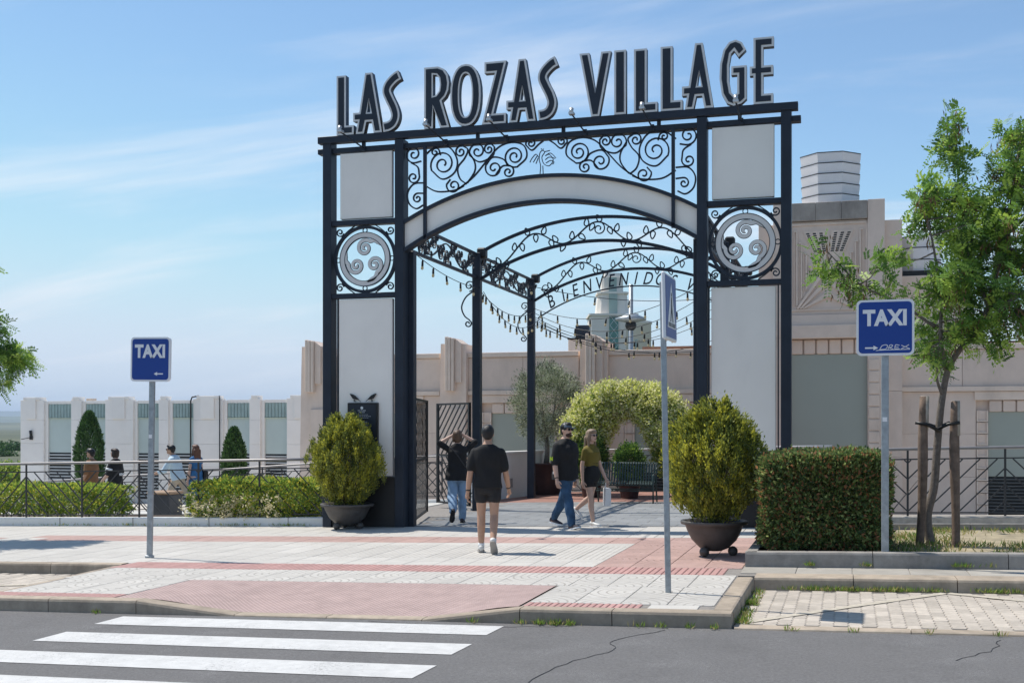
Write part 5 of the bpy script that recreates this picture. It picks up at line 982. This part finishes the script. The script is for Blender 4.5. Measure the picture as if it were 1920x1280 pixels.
def person(loc, rz, H, label, skin, legs, arms, top, bottom, shoe, hair, fem=False, sole=None, lean=0., look=0., build=1., group=None, extra=None):
    """facing +y. legs: (swing, knee, foot) L,R deg; arms: (swing, abduct, elbow) or explicit (elbow, hand) rel pelvis L,R. L is -x"""
    h = H/1.75; root = empty('person', loc, rz, label=label, category='person'); sk = skin_t(*skin)
    hw = (.088 if not fem else .09)*h; sw = (.185 if not fem else .155)*h*build; J = {}
    legp = []
    for s, (sg, kn, ft) in zip((-1, 1), legs):
        a = R(sg); b = R(sg-kn); hip = np.array([s*hw, 0, 0]); knee = hip+np.array([s*.004, math.sin(a), -math.cos(a)])*.425*h; ank = knee+np.array([0, math.sin(b), -math.cos(b)])*.415*h; fa = R(ft); fd = np.array([s*.1, math.cos(fa), math.sin(fa)]); fd /= np.linalg.norm(fd); up = np.array([0, -math.sin(fa), math.cos(fa)]); legp.append((hip, knee, ank, fd, up))
    zmin = min(min((an-u*.075*h)[2], (an+f*.17*h-u*.075*h)[2]) for _, _, an, f, u in legp); O = np.array([0, 0, -zmin])
    legp = [(a+O, b+O, c+O, f, u) for a, b, c, f, u in legp]; P = O; ML = rotx(-R(lean)); T = lambda x, y, z: P+ML@np.array([x*h, y*h, z*h])
    if fem: rings = [(-.10, .15, .11, 0), (-.02, .172, .125, -.01), (.08, .155, .11, 0), (.20, .118, .088, 0), (.33, .138, .105, .012), (.40, .148, .115, .012), (.45, .152, .09, 0), (.485, .135, .075, -.01), (.52, .085, .06, -.01), (.545, .056, .055, -.01), (.58, .046, .05, 0)]
    else: rings = [(-.10, .15, .115, 0), (0, .165, .12, -.005), (.12, .155, .108, 0), (.22, .15, .102, 0), (.34, .168, .115, .005), (.42, .182, .12, 0), (.47, .178, .098, -.008), (.50, .145, .085, -.012), (.53, .095, .07, -.012), (.552, .066, .06, -.012), (.58, .056, .056, 0)]
    rg = [(z*h, w*h*build, d*h*build, y*h) for z, w, d, y in rings]; body = MB(); loft(body, rg, P, M=ML)
    Mh = np.array([[math.cos(R(look)), -math.sin(R(look)), 0], [math.sin(R(look)), math.cos(R(look)), 0], [0, 0, 1]]); HC = T(0, .022, .694); Hd = lambda x, y, z: HC+Mh@np.array([x, y, z])*h
    capsule(body, T(0, -.005, .54), T(0, .012, .65), .053*h if not fem else .045*h, .05*h if not fem else .043*h); 
    def hball(mb, c, r): 
        q = MB().ball((0, 0, 0), r, 14, 0, 10); mb.add([Hd(*(np.array(c)+np.array(v))) for v in q.v], q.f, 0, True)
    hball(body, (0, -.012, .012), (.077, .094, .106)); hball(body, (0, .025, -.052), (.056, .062, .062)); hball(body, (0, .055, -.01), (.05, .035, .07)); hball(body, (0, .094, -.018), (.012, .018, .022)); hball(body, (0, .075, -.085), (.028, .02, .018))
    for s in (-1, 1): hball(body, (s*.076, -.008, -.012), (.010, .022, .032))
    arm = []
    for s, A in zip((-1, 1), arms):
        sh = T(s*(.178 if not fem else .150)*build, -.005, .438)
        if len(A[:1]) and isinstance(A[0], tuple): el = P+np.array(A[0])*h; hd = P+np.array(A[1])*h
        else:
            a, b, e = map(R, A); ud = np.array([s*math.sin(b), math.sin(a)*math.cos(b), -math.cos(a)*math.cos(b)]); el = sh+ud*.29*h; fdv = np.array([s*math.sin(b)*.6, math.sin(a+e)*math.cos(b), -math.cos(a+e)*math.cos(b)]); fdv /= np.linalg.norm(fdv); hd = el+fdv*.25*h
        arm.append((sh, el, hd)); ra = (.045, .042, .030) if not fem else (.037, .036, .026); capsule(body, sh, el, ra[0]*h, ra[1]*h); capsule(body, el, el+(hd-el)*.35, ra[1]*h, ra[1]*1.02*h); capsule(body, el+(hd-el)*.3, hd, ra[1]*h, ra[2]*h)
    for hip, kn, an, fd, up in legp:
        t = (.085, .057, .058, .038) if not fem else (.085, .053, .054, .034); capsule(body, hip-np.array([0, 0, .02]), kn, t[0]*h, t[1]*h); c1 = kn+(an-kn)*.32+np.array([0, -.012, 0])*h; capsule(body, kn, c1, t[1]*h, t[2]*h); capsule(body, c1, an, t[2]*h, t[3]*h); capsule(body, an-up*.03*h-fd*.03*h, an+fd*.13*h-up*.05*h, .035*h, .025*h)
    me = fuse(body, .0095, 4)
    hb = MB()
    for (sh, el, hd), s in zip(arm, (-1, 1)):
        d = (hd-el)/np.linalg.norm(hd-el); side = np.cross(d, [1., 0, 0]); side /= np.linalg.norm(side)+1e-9; inn = np.cross(side, d)*1.0
        if inn[0]*s > 0: inn = -inn
        pc = hd+d*.045*h; capsule(hb, hd, hd+d*.075*h, .024*h, .03*h, 10)
        for i in range(4):
            ln = (.035, .042, .039, .030)[i]*h; b0 = hd+d*.095*h+side*(i-1.5)*.0195*h; m1 = b0+(d*.85+inn*.5)*ln; m2 = m1+(d*.45+inn*.9)*ln*.8; capsule(hb, b0-d*.03*h, m1, .0095*h, .009*h, 7, 0, 3); capsule(hb, m1, m2, .009*h, .0075*h, 7, 0, 3)
        t0 = hd+d*.04*h+side*(-.026)*h*1.0; t1 = t0+(d*.7-side*.6+inn*.4)*.04*h; capsule(hb, t0, t1, .0115*h, .01*h, 7, 0, 3); capsule(hb, t1, t1+(d*.8+inn*.6)*.03*h, .01*h, .008*h, 7, 0, 3)
    bm = bmesh.new(); bm.from_mesh(me); hm = hb.mesh('h', [sk]); bm.from_mesh(hm); bm.to_mesh(me); bm.free(); bpy.data.meshes.remove(hm)
    me.polygons.foreach_set('use_smooth', [True]*len(me.polygons)); me.materials.append(sk); me.name = 'body'; link('body', me, root)
    def cloth(name, mb, m, fold=.005, vox=.011): q = fuse(mb, vox, 5, fold, rng.uniform(0, 9)); q.materials.append(m); return link(name, q, root)
    # top
    kind, tm, o = top; g = MB(); lo = o.get('hem', -.06); sl_ = o.get('sleeve', .6); ls = o.get('loose', 1.)
    lf = [(z, w, d, y) for z, w, d, y in rings if lo+.03 < z < .55]; ex = .014+.012*ls
    rr = [((lo)*h, (lf[0][1]+ex+.010*ls)*h*build, (lf[0][2]+ex+.010*ls)*h*build, lf[0][3]*h)]+[(z*h, (w+ex*(1.25 if z < .4 else (.75 if z < .5 else .35)) if True else 0)*h*build, (d+ex*(1.2 if z < .42 else .6))*h*build, y*h) for z, w, d, y in lf]+[(.553*h, .062*h*build, .06*h*build, -.008*h)]
    if not fem and ls > .5: rr = [(z, max(w, .175*h*build) if z < .4*h else w, max(d, .125*h*build) if z < .4*h else d, y) for z, w, d, y in rr]
    loft(g, rr, P, M=ML)
    for sh, el, hd in arm:
        r0 = (.062 if not fem else .05)*h; e = sh+(el-sh)*min(1, sl_); capsule(g, sh+(el-sh)*.02, e, r0*.98+.006*ls, r0*.95+.014*ls)
        if sl_ > 1: e2 = el+(hd-el)*(sl_-1); capsule(g, el, e2, r0*.92+.006*ls, r0*.78+.006*ls)
    cloth(kind, g, tm, .008*ls)
    if 'skirt' in o: pass
    # bottom
    kind, bm_, o = bottom; g = MB(); wz = o.get('waist', .1); lw_ = o.get('leg', 1.); ls = o.get('loose', 1.)
    loft(g, [(z*h, (w+.012)*h*build, (d+.012)*h*build, y*h) for z, w, d, y in [(-.13, .13, .10, 0)]+[q for q in rings if -.11 <= q[0] <= wz]+[(wz+.02, rings[2][1], rings[2][2], 0)]], P, M=ML)
    for hip, kn, an, fd, up in legp:
        r0 = (.098 if not fem else .093)*h
        if lw_ <= 1: e = hip+(kn-hip)*lw_; capsule(g, hip-np.array([0, 0, .01]), e, r0*1.03, r0*(.98 if ls >= 1 else .9)) if not o.get('flat') else None
        else:
            capsule(g, hip-np.array([0, 0, .01]), kn, r0, .072*h*ls); e = kn+(an-kn)*(lw_-1); capsule(g, kn, e, .070*h*ls, .058*h*ls)
    if kind == 'dress':
        g = MB(); loft(g, [(-.72*h, .21*h, .19*h, 0), (-.4*h, .20*h, .17*h, 0), (-.1*h, .18*h, .15*h, 0), (.08*h, .165*h, .12*h, 0), (.2*h, .135*h, .10*h, 0)], P)
    cloth(kind, g, bm_, .006 if lw_ <= 1 else .010)
    # shoes
    for hip, kn, an, fd, up in legp:
        x = np.cross(fd, up); M = np.stack([x, fd, up], 1); c = an-up*.075*h; q = MB(); n = 14; v = []
        secs = [(-.075, .022, .07), (-.06, .036, .092), (-.02, .038, .10), (.04, .04, .082), (.10, .046, .06), (.15, .043, .048), (.185, .024, .034)]
        for yy, w, ht in secs:
            for j in range(n): t = 2*PI*j/n; v.append(c+M@(np.array([w*math.cos(t), yy, .018+max(-.001, (ht-.018)*(.5+.5*math.sin(t)))])*h))
        q.add(v, [(i*n+j, i*n+(j+1) % n, (i+1)*n+(j+1) % n, (i+1)*n+j) for i in range(len(secs)-1) for j in range(n)]+[tuple(range(n)), tuple((len(secs)-1)*n+j for j in range(n))[::-1]], 0, True); S = q.build('shoe', shoe, root)
        q = MB(); ol = [(-.078, .0), (-.07, .03), (-.02, .04), (.05, .041), (.1, .049), (.15, .046), (.19, .022)]; pl = [(w, y) for y, w in ol]+[(-w, y) for y, w in ol[::-1]][0:-1]
        k = len(pl); v = [c+M@(np.array([a, b, z])*h) for z in (0, .022) for a, b in pl]; q.add(v, [tuple(range(k))[::-1], tuple(range(k, 2*k))]+[(i, (i+1) % k, (i+1) % k+k, i+k) for i in range(k)]); q.build('sole', sole or signwhite, S)
    # hair
    hk, hm_, o = hair; g = MB()
    hball(g, (0, -.026, .028), (.088, .096, .094)); hball(g, (0, -.05, -.005), (.078, .065, .085))
    if hk == 'short': hball(g, (0, .03, .085), (.066, .06, .04))
    if hk in ('bob', 'long', 'mop'):
        hball(g, (0, .02, .07), (.078, .075, .05))
        for s in (-1, 1): hball(g, (s*.068, -.015, -.035), (.028, .06, .085))
        hball(g, (0, -.06, -.05), (.08, .05, .085))
    if hk == 'long':
        for i in range(5): capsule(g, Hd((i-2)*.032, -.075, -.04), Hd((i-2)*.04, -.10, -.27-.03*(i % 2)), .04*h, .022*h)
        for s in (-1, 1): capsule(g, Hd(s*.075, -.01, -.03), Hd(s*.085, .0, -.22), .03*h, .02*h)
    q = fuse(g, .009, 2, .0045, 3); q.materials.append(hm_); link('hair', q, root)
    eyem = mat('eye dark', (.02, .015, .012), .2); lipm = mat('lips', (.35, .13, .11), .5)
    for s in (-1, 1): g = MB(); hball(g, (s*.03, .082, .008), (.012, .006, .007)); g.build('eye', eyem, root)
    g = MB(); hball(g, (0, .090, -.058), (.024, .006, .007)); g.build('lips', lipm, root)
    class Kit: pass
    K = Kit(); K.root = root; K.Hd = Hd; K.hball = hball; K.arm = arm; K.P = P; K.h = h; K.T = T; K.legp = legp
    return K
def sunglasses(K, m=None):
    g = MB()
    for s in (-1, 1): K.hball(g, (s*.033, .091, .006), (.028, .008, .020)); g.add([K.Hd(s*x, y, z) for x, y, z in ((.058, .085, .012), (.079, .0, .012), (.079, .0, .004), (.058, .085, .004))], [(0, 1, 2, 3)])
    g.build('sunglasses', mat('dark lens', (.015, .012, .012), .12), K.root)
def cap_(K, crown, brim, back=None):
    g = MB(); n = 18; v = []
    for t in np.linspace(0, PI/2*.97, 7):
        for j in range(n): a = 2*PI*j/n; v.append(K.Hd(.090*math.cos(a)*math.cos(t), -.012+.108*math.sin(a)*math.cos(t), .035+.092*math.sin(t)))
    g.add(v, [(i*n+j, i*n+(j+1) % n, (i+1)*n+(j+1) % n, (i+1)*n+j) for i in range(6) for j in range(n)]+[tuple(6*n+j for j in range(n)), tuple(range(n))[::-1]], 0, True)
    if back is not None:
        for i, f in enumerate(g.f): 
            c = np.mean([g.v[k] for k in f], 0); fw = K.Hd(0, 1, 0)-K.Hd(0, 0, 0); g.m[i] = 0 if (c-K.Hd(0, -.0, 0))@fw > .02 else 1
    o = g.build('cap', [crown, back or crown], K.root); b = MB(); pts = []
    for t in np.linspace(-1, 1, 11): pts.append((.078*t, .075+.0*abs(t), .04)); 
    out = [(.08*math.sin(t*PI/2), .085+.095*math.cos(t*PI/2), .032-.012*math.cos(t*PI/2)+.0) for t in np.linspace(-1, 1, 11)]
    v = [K.Hd(*p) for p in pts]+[K.Hd(*p) for p in out]; v += [x+np.array([0, 0, .005]) for x in v]; f = [(i, i+1, 12+i, 11+i) for i in range(10)]; f += [tuple(22+k for k in q[::-1]) for q in f]+[(11+i, 12+i, 34+i, 33+i) for i in range(10)]+[(i, 22+i, 23+i, i+1) for i in range(10)]
    b.add(v, f).build('brim', brim, o)
def band_(K, i, m, t=.93, name='wristband'):
    sh, el, hd = K.arm[i]; a = el+(hd-el)*t; b = el+(hd-el)*(t+.06); MB().tube([a, b], .034*K.h, 12).build(name, m, K.root)
blk = mat('black cotton', (.011, .011, .012), .85, 0, .2, 30, .2, 300); blk2 = mat('black jersey shorts', (.017, .016, .017), .75, 0, .2, 25); hairb = mat('black hair', (.010, .009, .009), .38, 0, .3, 60, .5, 220); hairbr = mat('brown hair', (.10, .055, .03), .42, 0, .35, 60, .5, 220); hairdk = mat('dark brown hair', (.035, .018, .012), .4, 0, .3, 60, .5, 220)
hairbl = mat('ash blonde hair', (.26, .18, .115), .42, 0, .4, 50, .5, 220); hairau = mat('auburn hair', (.12, .05, .028), .42, 0, .35, 55, .5, 220); denimL = mat('light denim', (.22, .33, .47), .85, 0, .2, 9, .3, 300); denimD = mat('dark denim', (.035, .085, .16), .85, 0, .35, 7, .3, 300)
oliveT = mat('olive knit', (.155, .12, .02), .85, 0, .12, 20, .2, 260); shoew = mat('white leather', (.68, .67, .64), .5); shoed = mat('dark trainers', (.045, .035, .045), .6, 0, .4, 30); red_s = mat('red sole', (.45, .06, .07), .6); greysole = mat('grey sole', (.33, .31, .29), .8); shirtb = mat('pale blue shirt', (.50, .62, .70), .8, 0, .08, 8); khaki = mat('khaki chino', (.42, .35, .27), .85, 0, .12, 8); dressb = mat('blue dress', (.03, .13, .30), .8, 0, .2, 6); tanT = mat('tan brown shirt', (.24, .12, .055), .85, 0, .1, 9)
A1 = ('tan skin', (.46, .27, .18)); A2 = ('fair skin', (.58, .38, .29)); A3 = ('light skin', (.55, .35, .26))
K = person((.24, -3.99, gz(.24)), R(14), 1.72, 'person in black T-shirt and black shorts walking away across the pavement', A1, ((4, 6, -2), (-6, 34, -48)), ((-6, 12, 8), (6, 13, 24)), ('t_shirt', blk, dict(hem=-.05, sleeve=.72, loose=1.0)), ('shorts', blk2, dict(leg=.42)), shoew, ('short', hairb, {}), sole=greysole)
band_(K, 0, blackm, .9); band_(K, 1, blackm, .9)
for hip, kn, an, fd, up in K.legp: MB().tube([an-up*.01, an+up*.055], [.043, .041], 12).build('sock', signwhite, K.root)
K = person((-1.86, .95, gz(-1.86)), R(20), 1.70, 'person in loose black shirt and pale jeans with both hands raised to the head', A2, ((-14, 38, -60), (10, 8, 0)), (((-.33, .02, .56), (-.10, .03, .70)), ((.33, .05, .58), (.10, .06, .72))), ('shirt', blk, dict(hem=-.12, sleeve=.95, loose=1.15)), ('jeans', denimL, dict(leg=1.95, loose=1.25)), shoed, ('bob', hairbr, {}), fem=True, sole=blackm, build=1.08)
T_ = K.T; MB().tube(cat_rom([T_(-.14, -.10, .50), T_(0, -.145, .34), T_(.15, -.12, .12)], 6), .011, 6).build('shoulder_strap', mat('dark strap', (.03, .03, .032), .5), K.root)
K = person((.40, -.17, gz(.4)), R(-122), 1.80, 'bearded person in cap, sunglasses, black T-shirt and dark jeans striding to the right', A3, ((-19, 14, -8), (20, 8, 14)), ((-12, 10, 12), (4, 12, 14)), ('t_shirt', blk, dict(hem=-.10, sleeve=.86, loose=1.35)), ('jeans', denimD, dict(leg=1.94, loose=1.1)), shoed, ('short', hairb, {}), sole=signwhite, build=1.1)
sunglasses(K); cap_(K, mat('grey cap front', (.12, .15, .19), .8), blackm, blackm); band_(K, 0, blackm, .9); band_(K, 1, blackm, .9)
g = MB(); K.hball(g, (0, .045, -.075), (.054, .052, .042)); K.hball(g, (0, .088, -.045), (.028, .008, .006)); g.build('beard', mat('beard', (.05, .03, .022), .8, 0, .3, 80), K.root)
sh, el, hd = K.arm[1]; me = text_mesh('N', .085, [mat('neon print', (.55, .75, .02), .6)], .001, .004); q = link('sleeve_print', me, K.root, tuple(sh+(el-sh)*.72+np.array([.092, 0, -.02])), (R(90), 0, R(90)))
me = text_mesh('m.', .07, [signwhite], .001, .004); link('hem_print', me, K.root, tuple(K.P+np.array([.232, -.02, .0])*K.h), (R(90), 0, R(90)))
K = person((.70, .40, gz(.7)), R(-122), 1.66, 'person in olive top, black shorts and sunglasses walking beside the bearded person', A2, ((-15, 42, -30), (12, 4, 4)), ((10, 8, 18), (-4, 10, 14)), ('top', oliveT, dict(hem=.13, sleeve=.55, loose=.3)), ('shorts', blk, dict(leg=.38, waist=.2)), shoew, ('long', hairbl, {}), fem=True)
sunglasses(K); sh, el, hd = K.arm[0]
bagp = K.root.matrix_basis @ Vector(hd+np.array([0, .03, -.1]))
bag = empty('paper_bag', (bagp.x, bagp.y, bagp.z-.36), R(-70), label='white paper carrier bag held by the person in the olive top', category='bag'); v = [(x*w, y*d, z) for z, w, d in ((0, .13, .05), (.30, .14, .045)) for x, y in ((-1, -1), (1, -1), (1, 1), (-1, 1))]
MB().add(v, [(3, 2, 1, 0), (0, 1, 5, 4), (1, 2, 6, 5), (2, 3, 7, 6), (3, 0, 4, 7), (4, 5, 6, 7)]).build('bag', mat('white paper', (.72, .71, .70), .7), bag); MB().tube(cat_rom([(-.05, -.03, .29), (-.03, -.02, .38), (.03, -.02, .38), (.05, -.03, .29)], 5), .004, 5).build('handle', signwhite, bag)
# four walking along the ramp
K = person((-10.62, 5.9, rampz(-10.62)), R(16+82), 1.76, 'person in pale blue shirt, khaki trousers and sunglasses leaning on the ramp rail', A1, ((26, 16, 8), (-26, 14, -35)), ((30, 10, 40), (10, 14, 20)), ('shirt', shirtb, dict(hem=-.06, sleeve=1.45, loose=1.1)), ('trousers', khaki, dict(leg=1.93, loose=1.1)), shoew, ('short', hairb, {}), lean=14); sunglasses(K)
K = person((-10.5, 6.5, rampz(-10.5)), R(16+50), 1.68, 'person with long auburn hair in a blue dress behind the pale blue shirt', A2, ((8, 8, 0), (-10, 12, -10)), ((0, 8, 10), (6, 8, 15)), ('dress_top', dressb, dict(hem=0, sleeve=.3, loose=.2)), ('dress', dressb, {}), shoew, ('long', hairau, {}), fem=True)
MB().tube(cat_rom([K.T(-.1, .1, .5), K.T(.12, 0, .3), K.T(.2, -.06, .02)], 5), .012, 6).build('bag_strap', blackm, K.root); MB().box(.15, .27, -.16, .06, K.P[2]-.12, K.P[2]+.14, 0, .03).build('shoulder_bag', blackm, K.root)
K = person((-12.9, 5.7, rampz(-12.9)), R(16+78), 1.70, 'person in dark cap and tan brown shirt farthest down the ramp', A1, ((8, 6, 0), (-8, 10, -8)), ((4, 10, 30), (0, 10, 20)), ('t_shirt', tanT, dict(hem=-.08, sleeve=.8)), ('trousers', denimD, dict(leg=1.95)), shoew, ('short', hairb, {})); cap_(K, blackm, blackm)
K = person((-12.05, 5.45, rampz(-12.05)), R(16+70), 1.67, 'person with mop of dark hair in black jersey with white lettering on the ramp', A3, ((8, 6, 0), (-8, 10, -8)), ((8, 12, 35), (0, 10, 20)), ('jersey', blk, dict(hem=-.12, sleeve=.9, loose=1.2)), ('trousers', blk2, dict(leg=1.95)), shoew, ('mop', hairdk, {}), look=10)
me = text_mesh('NENS', .085, [signwhite], .001, .003); link('jersey_print', me, K.root, tuple(K.T(.03, -.172, .13)), (R(90), 0, R(8)))
sh, el, hd = K.arm[0]; MB().tube([sh+(el-sh)*.45, sh+(el-sh)*.62], .083, 12).build('sleeve_stripe', signwhite, K.root)
# ================================================================ AIR
hz = MB(); hz.box(-9800, 9800, -9800, 9800, -6, 170); hm = bpy.data.materials.new('haze air'); hm.use_nodes = True; hn = hm.node_tree.nodes; hn.clear()
ho = hn.new('ShaderNodeOutputMaterial'); hv = hn.new('ShaderNodeVolumePrincipled'); hv.inputs['Color'].default_value = (.62, .76, .95, 1); hv.inputs['Density'].default_value = 1.7e-4; hv.inputs['Anisotropy'].default_value = .2
hm.node_tree.links.new(hv.outputs[0], ho.inputs['Volume']); hz.build('haze', hm, kind='stuff')
